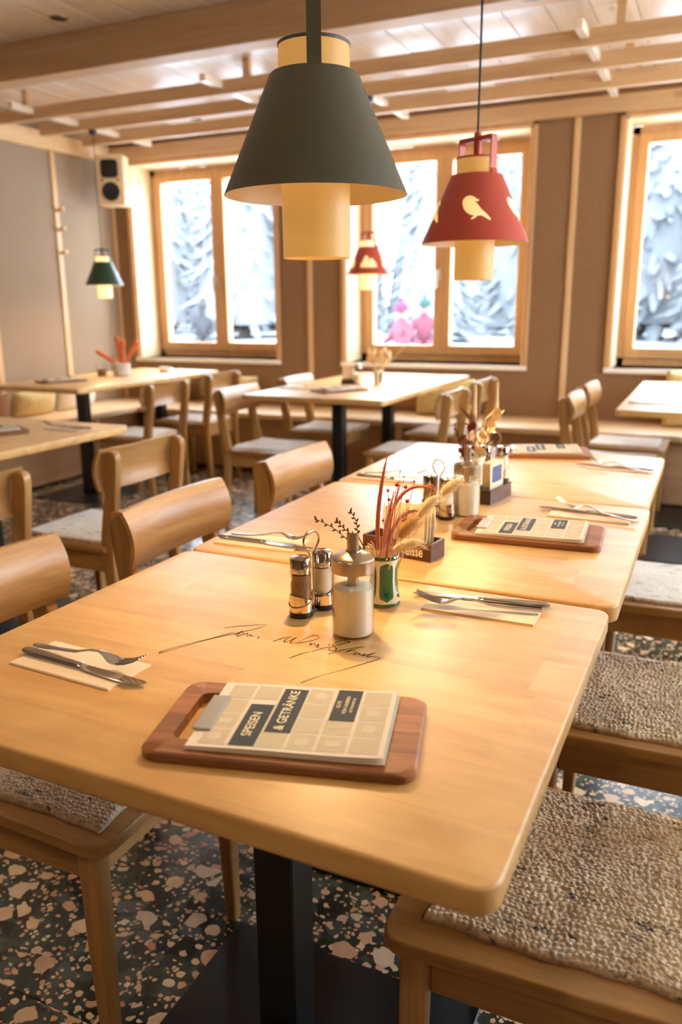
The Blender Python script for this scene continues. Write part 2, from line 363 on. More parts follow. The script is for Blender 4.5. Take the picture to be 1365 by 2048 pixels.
def thing(name, label, cat, loc=(0, 0, 0), rz=0.0, group=None, kind=None):
    o = bpy.data.objects.new(name, None); COL.objects.link(o); o.location = loc; o.rotation_euler = (0, 0, rz)
    o.empty_display_size = 0.1
    return tag(o, label, cat, group, kind)
def struct(name, bm, mats, label, cat, parent=None, smooth=35):
    o = obj(name, bm, mats, parent, smooth=smooth)
    if not parent: o['kind'] = 'structure'; o['label'] = label; o['category'] = cat
    return o
def dup(root, loc, rz, label, group=None):
    def cp(o, par):
        c = o.copy(); COL.objects.link(c)
        if par: c.parent = par
        for ch in [x for x in o.children]: cp(ch, c)
        return c
    r = cp(root, None); r.location = loc; r.rotation_euler = (0, 0, rz); r['label'] = label
    if group: r['group'] = group
    return r

# ------------------------------------------------------------------ room shell
XL, XR, YB, YF, ZC = -3.75, 3.5, 5.11, -3.0, 2.57
WD = 0.36                                   # wall thickness at the windows
WZ0, WZ1, WW = 0.80, 2.34, 1.35
WX = [-3.57, -1.64, 0.28, 2.06]

# floor: grout bed with terrazzo tiles
fl = NB(); box(fl, XL - 0.1, XR + 0.1, YF - 0.1, YB + 0.1, -0.12, -0.012)
floor_o = struct('floor', fl, plain('dark_grout', srgb(30, 32, 30), 0.8), 'dark green terrazzo floor with pink and cream pebbles laid in square tiles', 'floor')
TS = 0.6; tb = NB(); box(tb, 0.0008, TS - 0.0008, 0.0008, TS - 0.0008, -0.012, 0.0, 0.0006)
tile_me = mesh('tile', tb, M['terrazzo'], 0)
x = 0.045 - TS * 7
while x < XR:
    y = 0.286 - TS * 6
    while y < YB:
        obj('tile', tile_me, None, floor_o, (x, y, 0)); y += TS
    x += TS

# ceiling: deck with lengthwise planks
cb = NB(); box(cb, XL - 0.1, XR + 0.1, YF - 0.1, YB + WD, ZC + 0.02, ZC + 0.1)
ceil_o = struct('ceiling', cb, M['spruce_y'], 'pale spruce plank ceiling', 'ceiling')
pb = NB(); box(pb, 0.0028, 0.1972, YF, YB + 0.02, 0, 0.02, 0.002)
plank_me = mesh('plank', pb, M['spruce_y'], 0)
x = 0.031 - 0.2 * 19
while x < XR:
    obj('plank', plank_me, None, ceil_o, (x, 0, ZC)); x += 0.2

# back wall with three (and one unseen) window openings
def wall_with_openings(name, label, y0, y1, xa, xb, ops, z0, z1, zt, axis='y'):
    bm = NB(); cur = xa
    def B(a, b, c, d):
        if b - a < 1e-4: return
        if axis == 'y': box(bm, a, b, y0, y1, c, d)
        else: box(bm, y0, y1, a, b, c, d)
    for a, b in ops:
        B(cur, a, 0, zt); B(a, b, 0, z0); B(a, b, z1, zt); cur = b
    B(cur, xb, 0, zt)
    return struct(name, bm, M['fabric'], label, 'wall')
wall_with_openings('wall_back', 'brown felt covered window wall with vertical wooden battens', YB, YB + WD, XL - 0.2, XR + 0.2, [(x, x + WW) for x in WX], WZ0, WZ1, ZC + 0.02)
bm = NB(); box(bm, XL - 0.2, XL, YF - 0.2, YB, 0, ZC + 0.02)
struct('wall_left', bm, M['fabric_l'], 'greige felt covered left wall with vertical battens', 'wall')
RO = [(1.2, 2.4), (3.1, 4.3)]
wall_with_openings('wall_right', 'plain right wall with windows, outside the frame', XR, XR + 0.3, YF - 0.2, YB, RO, 0.8, 2.3, ZC + 0.02, 'x')
wall_with_openings('wall_front', 'plain rear wall behind the viewer', YF - 0.3, YF, XL, XR, [], 0.8, 2.3, ZC + 0.02)
# slim wooden battens, cornice and frieze
def trim(name, a, m, label, bev=0.003, parent=None):
    b = NB(); box(b, *a, bev); return struct(name, b, m, label, 'trim', parent)
k = 1
for xb, zz in ((-3.655, 2.36), (-1.93, 2.36), (-0.01, 2.36), (1.86, 2.36)):
    if xb > -3.6: trim('trim_%d' % k, (xb - 0.02, xb + 0.02, YB - 0.012, YB, 0.45, zz), M['spruce_z'], ['', 'vertical batten on back wall between left and middle windows', 'vertical batten on back wall between middle and right windows', 'vertical batten on back wall right of the third window'][k]); k += 1
trim('trim_4', (XL, XL + 0.02, YB - 0.02, YB, 0.45, 2.36), M['spruce_z'], 'slim batten in the back left corner')
TL = trim('trim_5', (XL, XL + 0.012, 4.42, 4.47, 0.45, 2.35), M['spruce_z'], 'vertical batten with wooden pegs on the left wall')
trim('trim_6', (XL, XL + 0.012, 3.72, 3.77, 0.45, 2.35), M['spruce_z'], 'vertical batten at left edge of view on the left wall')
trim('trim_7', (XL, XR, YB - 0.045, YB, 2.36, 2.46), M['spruce_x'], 'wooden frieze beam along the top of the window wall')
trim('trim_8', (XL, XL + 0.035, YF, YB, 2.35, 2.47), wood('frieze_left', srgb(226, 190, 142), srgb(208, 166, 114), 1, 0.6, 0.5), 'wooden frieze beam along the top of the left wall')
for z in (1.93, 1.79, 1.62):
    b = NB(); tube(b, [(XL + 0.01, 4.445, z), (XL + 0.075, 4.445, z + 0.012)], [0.012, 0.016], 12); struct('peg', b, M['spruce_z'], '', '', TL)

# windows
def window(n, x0, label):
    W = thing('window_%d' % n, label, 'window', (x0, 0, 0), kind='structure')
    yw = YB + WD - 0.02; yf = yw - 0.075
    b = NB()
    box(b, 0.0, WW, YB - 0.02, yf, WZ0 - 0.03, WZ0, 0.003); box(b, -0.03, WW + 0.03, YB - 0.028, YB - 0.001, WZ0 - 0.032, WZ0, 0.003)
    obj('window_sill', b, M['sill'], W)
    b = NB()
    box(b, 0.0, 0.018, YB - 0.001, yf, WZ0, WZ1); box(b, WW - 0.018, WW, YB - 0.001, yf, WZ0, WZ1); box(b, 0.0, WW, YB - 0.001, yf, WZ1 - 0.018, WZ1)
    obj('reveal_lining', b, M['lining_wood'], W)
    b = NB()
    box(b, -0.03, 0.004, YB - 0.02, YB, WZ0 - 0.02, WZ1 + 0.02, 0.003); box(b, WW - 0.004, WW + 0.03, YB - 0.02, YB, WZ0 - 0.02, WZ1 + 0.02, 0.003); box(b, -0.03, WW + 0.03, YB - 0.02, YB, WZ1 - 0.004, WZ1 + 0.022, 0.003)
    obj('casing', b, M['window_wood'], W)
    b = NB(); i0, i1 = 0.018, WW - 0.018
    box(b, i0, i0 + 0.05, yf, yw, WZ0, WZ1 - 0.018, 0.003); box(b, i1 - 0.05, i1, yf, yw, WZ0, WZ1 - 0.018, 0.003)
    box(b, i0, i1, yf, yw, WZ0, WZ0 + 0.055, 0.003); box(b, i0, i1, yf, yw, WZ1 - 0.07, WZ1 - 0.018, 0.003)
    obj('window_frame', b, M['window_wood'], W)
    m = WW / 2; s0, s1 = WZ0 + 0.05, WZ1 - 0.065
    for k, (a, c) in enumerate(((i0 + 0.045, m - 0.001), (m + 0.001, i1 - 0.045))):
        b = NB(); st = 0.062; yy0, yy1 = yf - 0.018, yw - 0.02
        box(b, a, a + st, yy0, yy1, s0, s1, 0.004); box(b, c - st, c, yy0, yy1, s0, s1, 0.004)
        box(b, a, c, yy0 + .001, yy1, s0, s0 + 0.07, 0.004); box(b, a, c, yy0 + .001, yy1, s1 - 0.06, s1, 0.004)
        sash = obj('sash', b, M['window_wood'], W)
        b = NB(); box(b, a + st - 0.005, c - st + 0.005, yf + 0.012, yf + 0.018, s0 + 0.06, s1 - 0.05); obj('pane', b, M['pane'], sash)
        if k == 0:
            b = NB(); hy = yy0 - 0.003
            box(b, c - 0.042, c - 0.018, hy - 0.006, hy + 0.004, 1.39, 1.47, 0.003); tube(b, [(c - 0.03, hy, 1.45), (c - 0.03, hy - 0.045, 1.45)], 0.008, 10)
            box(b, c - 0.040, c - 0.020, hy - 0.055, hy - 0.043, 1.33, 1.46, 0.004); obj('window_handle', b, M['brushed'], sash)
for n, x0 in enumerate(WX):
    window(n + 1, x0, ['two-sash wooden window nearest the left corner', 'two-sash wooden window in the middle of the back wall', 'two-sash wooden window at the right edge', 'wooden window right of the frame'][n])

# ceiling beams, slats, hangers, cross battens
b = NB(); box(b, XL, XR, 3.0, 3.12, 2.39, ZC, 0.004)
tag(obj('ceiling_beam', b, M['spruce_x']), 'thick spruce beam with dark knots crossing the ceiling nearest the viewer', 'beam')
SLY = (3.76, 4.17, 4.60)
for i, y in enumerate(SLY):
    x0 = (XL + 0.0, XL + 0.17, XL + 0.17)[i]
    b = NB(); box(b, x0, XR, y, y + 0.045, 2.395, 2.472, 0.003)
    S = obj('ceiling_slat', b, M['spruce_x']); tag(S, ['suspended wooden slat nearest the thick beam', 'middle of the three suspended wooden slats', 'suspended wooden slat nearest the window wall'][i], 'slat', 'suspended ceiling slats')
    for xh in (0.375, -1.64, -3.3, 2.3):
        b = NB(); box(b, xh - 0.02, xh + 0.02, y + 0.006, y + 0.04, 2.468, ZC); obj('hanger', b, M['spruce_x'], S)
for xb, lab in ((0.215, 'wooden cross batten over the slats above the red pendant, on the right'), (-1.12, 'wooden cross batten over the slats behind the big green pendant'), (-1.81, 'wooden cross batten over the slats left of the big green pendant'), (-3.24, 'wooden cross batten over the slats near the left wall')):
    b = NB(); box(b, xb - 0.02, xb + 0.02, 3.58, 4.98, 2.425, 2.465, 0.002)
    tag(obj('cross_batten', b, M['spruce_y']), lab, 'batten', 'cross battens of the suspended ceiling')
for x0, x1, lab in ((-3.02, -2.24, 'white patch painted as window glare on the ceiling over the left window'), (-0.83, -0.52, 'small white patch painted as window glare left of the red pendant cord')):
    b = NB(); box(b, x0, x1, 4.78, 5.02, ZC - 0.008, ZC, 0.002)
    tag(obj('ceiling_glare_patch', b, M['glare_white']), lab, 'painted glare')  # white patches imitate daylight glare on the lacquered planks
for (x, y), lab in zip(((-2.12, 2.83), (-0.97, 3.16 - 0.35), (-2.75, 4.9 - 0.0), (-0.3, 4.86)), ('round dark downlight in the ceiling at upper left', 'round downlight in the ceiling at the top edge left of the green lamp', 'round downlight above the left window beside the painted glare patch', 'round downlight above the middle window')):
    t = thing('downlight', lab, 'downlight', (x, y, ZC - (0.008 if y > 4.7 and x < -2 else 0)), group='recessed ceiling downlights')
    b = NB(); lathe(b, [(0.036, -0.001), (0.046, -0.004), (0.048, 0.0)], 28); obj('trim_ring', b, M['brushed'], t)
    b = NB(); lathe(b, [(0.0005, -0.001), (0.037, -0.002)], 28); obj('lens', b, M['black'], t)

for (x, y), lab in zip(((0.6, -1.3), (-1.6, -1.0), (2.4, 0.2), (2.6, -1.6)), ('added fill downlight behind the viewer', 'added fill downlight behind the viewer on the left', 'added fill downlight right of the front tables, out of view', 'added fill downlight in the rear right of the room')):
    t = thing('fill_downlight', lab, 'downlight', (x, y, ZC), group='lit ceiling downlights')  # unseen lamps added to brighten the near tables and chairs
    b = NB(); lathe(b, [(0.060, -0.001), (0.072, -0.005), (0.075, 0.0)], 28); obj('trim_ring', b, M['brushed'], t)  # ring of the added fill downlight
    b = NB(); lathe(b, [(0.0005, -0.001), (0.060, -0.001)], 28); obj('lens', b, M['lens'], t)
    L = bpy.data.lights.new('fill_bulb', 'AREA'); L.shape = 'DISK'; L.size = 0.12; L.energy = 6; L.color = (1.0, 0.80, 0.56)
    o = bpy.data.objects.new('bulb', L); COL.objects.link(o); o.parent = t; o.location = (0, 0, -0.008)

# ------------------------------------------------------------------ outside
b = NB(); n = 24
def snowy(name, ya, yb, mat, lab, dz=0):
    b = NB(); n = 24
    gx = [(-70 + 140 * i / n) for i in range(n + 1)]; gy = [ya + (yb - ya) * (j / n) for j in range(n + 1)]
    vv = [[b.verts.new((x, y, -0.05 + 0.12 * sin(x * 0.21 + y * 0.13) * max(0, min(1, (y - 5) / 20)) + max(0, y - 14) * 0.012)) for x in gx] for y in gy]
    for j in range(n):
        for i in range(n): b.faces.new((vv[j][i], vv[j][i + 1], vv[j + 1][i + 1], vv[j + 1][i]))
    tag(obj(name, b, mat, smooth=180), lab, 'snow', kind='structure')
snowy('snow_ground', YB + WD + 0.05, 17.5, M['snow'], 'white snow covering the ground outside the windows')
snowy('snow_slope', 17.5, 85, M['snow_slope'], 'snowy slope under the conifers, darkened in its colour')
def conifer(seed, h, R):
    rr = random.Random(seed); bm = NB(); n = 520
    rg_ = [(R * .72 * (1 - q / 10) ** .85 + .02, h * (.05 + .93 * q / 10)) for q in range(11)]
    lathe(bm, rg_, 16, mat=1)
    for k in range(n):
        f = (k / n) ** 0.8; z0 = h * (0.05 + 0.93 * f); L = (R * (1 - f) ** 0.85 + 0.15) * rr.uniform(0.7, 1.12); a = rr.uniform(0, 2 * pi)
        d = Vector((cos(a), sin(a), 0)); sd = Vector((-sin(a), cos(a), 0)); w_ = rr.uniform(0.10, 0.24) * (1.1 - f * .5); droop = rr.uniform(.15, .45)
        m_ = 0 if rr.random() < .55 else 1; prev = None
        for i in range(4):
            u = i / 3; c = Vector((0, 0, z0)) + d * L * (0.12 + 0.88 * u) - Vector((0, 0, droop * L * u * u)); ww = w_ * (1.0, 1.15, .8, .15)[i]
            q = [bm.verts.new(c + sd * ww - Vector((0, 0, ww * .4))), bm.verts.new(c + Vector((0, 0, ww * .35))), bm.verts.new(c - sd * ww - Vector((0, 0, ww * .4)))]
            if prev:
                for e in range(2): bm.faces.new((prev[e], prev[e + 1], q[e + 1], q[e])).material_index = m_
            prev = q
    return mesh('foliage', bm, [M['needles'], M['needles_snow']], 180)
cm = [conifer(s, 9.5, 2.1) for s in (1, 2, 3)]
tk = NB(); lathe(tk, [(0.22, 0), (0.12, 4), (0.05, 8)], 10, cap0=True); trunk = mesh('trunk', tk, M['bark'])
rr = random.Random(5)
spots = []
for row, (yy, st) in enumerate(((24, 3.9), (29, 3.9), (35, 3.9))):
    x = -38 + row * 1.7
    while x < 14:
        spots.append((x + rr.uniform(-.3, .3), yy + rr.uniform(-1.5, 1.5), rr.uniform(0.8, 1.25))); x += st
for i, (x, y, s) in enumerate(spots):
    near = y < 27.5
    lab = 'snow-laden conifer in the nearest row outside the windows' if near else ('snow-laden conifer in the middle row outside the windows' if y < 35.5 else 'snow-laden conifer in the farthest row outside the windows')
    t = thing('snowy_conifer', lab, 'tree', (x, y, 0.05), rr.uniform(0, 6), group='near snowy conifers' if near else ('middle snowy conifers' if y < 35.5 else 'far snowy conifers')); t.scale = (s, s, s)
    obj('foliage', cm[i % 3], None, t); obj('trunk', trunk, None, t)
def figure(name, joints, edges, radii, label, loc, rz, mats, cut, hat=None, sc=1.0):
    me = bpy.data.meshes.new('skel'); me.from_pydata(joints, edges, []); o = bpy.data.objects.new('skel', me); COL.objects.link(o)
    o.modifiers.new('s', 'SKIN')
    for i, r in enumerate(radii): me.skin_vertices[0].data[i].radius = (r, r)
    me.skin_vertices[0].data[0].use_root = True
    o.modifiers.new('u', 'SUBSURF').levels = 2
    dg = bpy.context.evaluated_depsgraph_get(); m2 = bpy.data.meshes.new_from_object(o.evaluated_get(dg)); bpy.data.objects.remove(o)
    m2.materials.clear()
    for m in mats: m2.materials.append(m)
    for p in m2.polygons:
        p.material_index = 1 if p.center.z > cut else 0; p.use_smooth = True
    t = thing(name, label, 'person', loc, rz); t.scale = (sc, sc, sc)
    obj('body', m2, None, t)
    if hat:
        hm, c, r = hat; b = NB(); blob(b, (c[0] + 0.01, c[1], c[2] + 0.035), r, (1, 1, 0.95), 3); 
        for v in [v for v in b.verts if v.co.z < c[2] + 0.0]: v.co.z = c[2]
        blob(b, (c[0], c[1], c[2] + r + 0.06), r * 0.3, sub=2); obj('hat', b, hm, t)
    return t
SJ = [(0, 0, .38), (0, .02, .58), (0, .03, .80), (0, .01, .92), (0, -.01, 1.0), (0, -.01, 1.13),
      (-.19, .02, .82), (-.25, -.06, .6), (-.18, -.28, .52), (.19, .02, .82), (.25, -.06, .6), (.18, -.28, .52),
      (-.1, -.02, .36), (-.13, -.42, .40), (-.13, -.46, .02), (.1, -.02, .36), (.13, -.42, .40), (.13, -.46, .02), (-.13, -.58, .02), (.13, -.58, .02)]
SE = [(0, 1), (1, 2), (2, 3), (3, 4), (4, 5), (2, 6), (6, 7), (7, 8), (2, 9), (9, 10), (10, 11), (0, 12), (12, 13), (13, 14), (0, 15), (15, 16), (16, 17), (14, 18), (17, 19)]
SR = [.17, .16, .16, .07, .10, .105, .08, .06, .05, .08, .06, .05, .1, .085, .065, .1, .085, .065, .05, .05]
b = NB(); box(b, -0.55, 0.45, -0.25, 0.15, 0, 0.30, 0.06, 3); o = obj('straw_bale', b, M['straw'], loc=(-9.95, 15.55, 0.0)); tag(o, 'pale straw bale seat in the snow outside the left window', 'bale')
figure('person', SJ, SE, SR, 'person in dark winter clothes sitting outside behind the left window', (-9.95, 15.5, 0.08), 0.6, [M['navy'], M['navy']], 2, (M['navy'], (0, -.01, 1.1), .125))
figure('person', SJ, SE, SR, 'child in pink snowsuit and teal bobble hat outside the middle window', (-4.35, 14.9, 0.08), 0.3, [M['pinkj'], M['skin']], 0.97, (M['teal'], (0, -.01, 1.1), .135))
figure('person', SJ, SE, SR, 'child with magenta hat leaning beside the teal-hatted child outside', (-4.55, 14.15, 0.0), -0.5, [M['pinkj'], M['skin']], 0.97, (M['magenta'], (0, -.01, 1.1), .15))

# ------------------------------------------------------------------ benches
def bench_run(label, loc, rz, L, divs):
    t = thing('wall_bench', label, 'bench', loc, rz)
    b = NB(); box(b, 0, L, 0, 0.54, 0.41, 0.45, 0.006, 2); obj('seat', b, M['bench_wood'], t)
    b = NB(); box(b, 0, L, 0.06, 0.09, 0.02, 0.41); obj('front_panel', b, wood('bench_panel', srgb(190, 146, 106), srgb(160, 116, 78), 0, 0.6, 0.5), t)
    for x in divs:
        b = NB(); box(b, x - 0.02, x + 0.02, 0.015, 0.3, 0, 0.41, 0.002); obj('divider', b, M['bench_wood'], t)
    return t
bench_run('long wooden wall bench under the windows', (XL + 0.54, 4.57, 0), 0, XR - XL - 0.56, (0.3, 1.5, 2.2, 3.35, 4.4, 5.5))
bench_run('wooden wall bench along the left wall', (XL + 0.54, -0.5, 0), radians(90), 5.6, (0.4, 2.0, 3.35, 4.62))
def cushion(x, y, z, sx, sy, sz, mat, label, rz=0, tilt=0):
    b = NB(); n = 14
    for sgn in (1, -1):
        g = [[b.verts.new((sx * (i / n - .5), sgn * sy / 2 * (max(0, (1 - abs(2 * i / n - 1) ** 2.6) * (1 - abs(2 * j / n - 1) ** 2.6))) ** .5, sz * (j / n - .5) * (1 - 0.06 * (1 - (2 * i / n - 1) ** 2)))) for i in range(n + 1)] for j in range(n + 1)]
        for j in range(n):
            for i in range(n):
                q = (g[j][i], g[j][i + 1], g[j + 1][i + 1], g[j + 1][i]); b.faces.new(q if sgn < 0 else q[::-1])
    bmesh.ops.remove_doubles(b, verts=b.verts, dist=1e-4)
    o = obj('cushion', b, mat, loc=(x, y, z + sz / 2 - 0.01), rz=rz, smooth=180); o.rotation_euler = (tilt, 0, rz); tag(o, label, 'cushion', 'bench cushions')
cushion(-0.80, 4.98, 0.452, 0.42, 0.12, 0.27, M['cushion_y'], 'ochre patterned cushion on the back bench behind the middle table', 0, -0.2)
cushion(-3.2, 4.98, 0.452, 0.42, 0.12, 0.24, M['cushion_y'], 'ochre cushion on the back bench seen beneath the left table', 0, -0.2)
cushion(-2.55, 4.98, 0.452, 0.40, 0.12, 0.24, M['cushion_y'], 'ochre cushion on the back bench behind the gap of the chairs', 0, -0.2)
cushion(-3.6, 4.32, 0.452, 0.40, 0.14, 0.2, M['cushion_w'], 'white cushion on the left bench under the table edge', radians(90), 0.25)
cushion(-3.6, 3.88, 0.452, 0.40, 0.14, 0.2, M['cushion_y'], 'ochre cushion on the left bench beside the white one', radians(90), 0.25)
cushion(-3.6, 3.44, 0.452, 0.40, 0.14, 0.2, M['cushion_b'], 'brown cushion on the left bench at the left edge', radians(90), 0.25)
cushion(0.86, 4.99, 0.452, 0.42, 0.12, 0.36, M['cushion_y'], 'ochre cushion on the back bench behind the right table', 0, -0.2)

# wall speaker in the corner
sp = thing('wall_speaker', 'pale birch two-way loudspeaker mounted high in the left corner', 'speaker', (-3.55, 4.93, 1.99), radians(22))
b = NB(); box(b, -0.11, 0.11, -0.16, 0.0, 0.0, 0.37, 0.012, 3); obj('cabinet', b, M['speaker_wood'], sp)
b = NB(); prism(b, rrect(-0.068, 0.068, 0.20, 0.335, 0.03), -0.168, -0.159, 0.002, axis='y'); obj('horn', b, M['speaker_black'], sp)
b = NB(); prism(b, rrect(-0.03, 0.03, 0.235, 0.30, 0.012), -0.171, -0.167, axis='y'); obj('tweeter', b, M['black'], sp)
b = NB(); m = Matrix.Rotation(pi / 2, 4, 'X')
for v in sum(lathe(b, [(0.0005, 0.006), (0.02, 0.010), (0.05, 0.002), (0.066, 0.008), (0.072, 0.0)], 32), []): v.co = m @ v.co
o = obj('woofer', b, M['speaker_black'], sp, (0, -0.16, 0.10))
for s in (-1, 1):
    b = NB()
    for v in sum(lathe(b, [(0.0005, 0.004), (0.009, 0.004), (0.010, 0.0)], 14), []): v.co = m @ v.co
    obj('port', b, M['speaker_black'], sp, (s * 0.062, -0.1605, 0.185))
b = NB(); box(b, -0.02, 0.02, 0.0, 0.16, 0.14, 0.2, 0.003); obj('bracket', b, M['black'], sp)

# ------------------------------------------------------------------ tables
def make_table(W, D, label, loc, cols, group):
    t = thing('dining_table', label, 'table', loc, 0, group)
    b = NB(); prism(b, rrect(0.001, W, 0.002, D - 0.002, 0.024, 6), 0.72, 0.75, 0.0045, 3)
    obj('tabletop', b, M['table'], t)
    for cx, cy in cols:
        b = NB(); box(b, cx - 0.033, cx + 0.033, cy - 0.033, cy + 0.033, 0.008, 0.705, 0.003); obj('column', b, M['black'], t)
        b = NB(); box(b, cx - 0.25, cx + 0.25, cy - 0.25, cy + 0.25, 0.0, 0.008, 0.002); obj('base_plate', b, M['black'], t)
        b = NB(); box(b, cx - 0.13, cx + 0.13, cy - 0.13, cy + 0.13, 0.705, 0.72, 0.002); obj('mounting_plate', b, M['black'], t)
    return t
TW, TD = 0.81, 0.7
T1 = make_table(TW, TD, 'maple table nearest the viewer, with the black signature', (0, 0, 0), [(0.405, 0.35)], 'three maple tables pushed end to end')
make_table(TW + 0.008, TD, 'middle maple table of the front row, with the lettered beer mat box', (0, 0.7, 0), [(0.405, 0.35)], 'three maple tables pushed end to end')
make_table(TW, TD, 'farthest maple table of the front row of three', (0, 1.4, 0), [(0.405, 0.35)], 'three maple tables pushed end to end')
make_table(0.73, 1.52, 'long maple table in the far left corner by the bench', (-3.2, 3.12, 0), [(0.37, 0.43), (0.37, 1.25)], None)
make_table(0.84, 1.6, 'long maple table below the middle window', (-1.42, 3.22, 0), [(0.42, 0.38), (0.42, 1.15)], None)
make_table(0.80, 1.5, 'maple table cut off by the left edge of the photo', (-2.03, 0.55, 0), [(0.4, 0.40), (0.4, 1.1)], None)
make_table(0.80, 1.5, 'maple table at the right edge below the right window', (0.53, 3.27, 0), [(0.4, 0.42), (0.4, 1.1)], None)

TR = radians(-0.8)
T1.rotation_euler = (0, 0, TR); T1.location = (0.7 * sin(TR), 0.7 - 0.7 * cos(TR), 0)
STROKES = [
[(0.2889, 0.3833), (0.3067, 0.3994), (0.3385, 0.4189), (0.3394, 0.4122), (0.329, 0.3911), (0.2925, 0.3404), (0.2724, 0.3036), (0.2588, 0.2756), (0.2536, 0.2697), (0.2554, 0.2802), (0.2697, 0.3074), (0.2919, 0.3414), (0.3048, 0.3656), (0.3113, 0.3752)] ,
[(0.3184, 0.364), (0.3188, 0.3761), (0.3202, 0.3842), (0.3205, 0.3769), (0.3235, 0.3633), (0.326, 0.3695), (0.3251, 0.3803), (0.3269, 0.3736), (0.3301, 0.3735), (0.3312, 0.38), (0.3373, 0.3678), (0.3373, 0.3767), (0.3432, 0.3719), (0.3456, 0.3758)] ,
[(0.3515, 0.374), (0.3544, 0.3724), (0.3551, 0.3669)] ,
[(0.3799, 0.3676), (0.3856, 0.3809), (0.392, 0.3902), (0.3968, 0.3937), (0.394, 0.3809), (0.3969, 0.3722), (0.4009, 0.3804), (0.4048, 0.3958), (0.4038, 0.3795), (0.4073, 0.3739), (0.4151, 0.3816), (0.4207, 0.4056), (0.4266, 0.4119), (0.4336, 0.4098), (0.4347, 0.4015), (0.4266, 0.388), (0.4151, 0.3759)] ,
[(0.4338, 0.3855), (0.4349, 0.3775), (0.438, 0.3859), (0.4439, 0.378), (0.4454, 0.3856), (0.4478, 0.3749), (0.4502, 0.3787)] ,
[(0.4287, 0.3266), (0.4354, 0.3426), (0.4447, 0.358)] ,
[(0.4469, 0.3582), (0.4581, 0.3773), (0.4645, 0.3849)] ,
[(0.4588, 0.388), (0.4603, 0.3921)] ,
[(0.4843, 0.4075), (0.4766, 0.4119), (0.4659, 0.4037), (0.4647, 0.3906), (0.4743, 0.3824), (0.4756, 0.3735), (0.4667, 0.3743), (0.4662, 0.3857), (0.4777, 0.4032), (0.484, 0.4116)] ,
[(0.4721, 0.3599), (0.4868, 0.383), (0.5085, 0.4041), (0.5031, 0.397), (0.4924, 0.3768), (0.4962, 0.3871), (0.5033, 0.3836), (0.5052, 0.3731), (0.5086, 0.3812), (0.5152, 0.3755), (0.5186, 0.3836), (0.5182, 0.3748), (0.5237, 0.3812), (0.5314, 0.3925), (0.5256, 0.38), (0.5253, 0.374), (0.533, 0.3787), (0.5408, 0.3782), (0.5418, 0.3735), (0.5301, 0.3532), (0.5111, 0.3233), (0.4905, 0.2935), (0.4777, 0.2673)] ,
]
b = NB()
for st in STROKES:
    pts = [Vector((p[0], p[1], 0)) for p in st]
    # Catmull-Rom smoothing
    sm = []
    for i in range(len(pts) - 1):
        p0, p1, p2, p3 = pts[max(i - 1, 0)], pts[i], pts[i + 1], pts[min(i + 2, len(pts) - 1)]
        for k in range(5):
            u = k / 5; sm.append(0.5 * ((2 * p1) + (p2 - p0) * u + (2 * p0 - 5 * p1 + 4 * p2 - p3) * u * u + (3 * p1 - p0 - 3 * p2 + p3) * u ** 3))
    sm.append(pts[-1]); L = []
    for i, p in enumerate(sm):
        d = sm[min(i + 1, len(sm) - 1)] - sm[max(i - 1, 0)]; d = d.normalized() if d.length > 1e-7 else Vector((1, 0, 0))
        nrm = Vector((-d.y, d.x, 0)); wd = 0.0007 + 0.0003 * sin(i * 0.35)
        L.append((b.verts.new(p + nrm * wd), b.verts.new(p - nrm * wd)))
    for a, c in zip(L, L[1:]): b.faces.new((a[0], a[1], c[1], c[0]))
_l = Matrix.Rotation(-TR, 3, 'Z') @ Vector((-T1.location.x, -T1.location.y, 0))
obj('signature', b, M['ink'], T1, (_l.x, _l.y, 0.7503), -TR, smooth=0)['label'] = 'handwritten black signature inked on the wood'

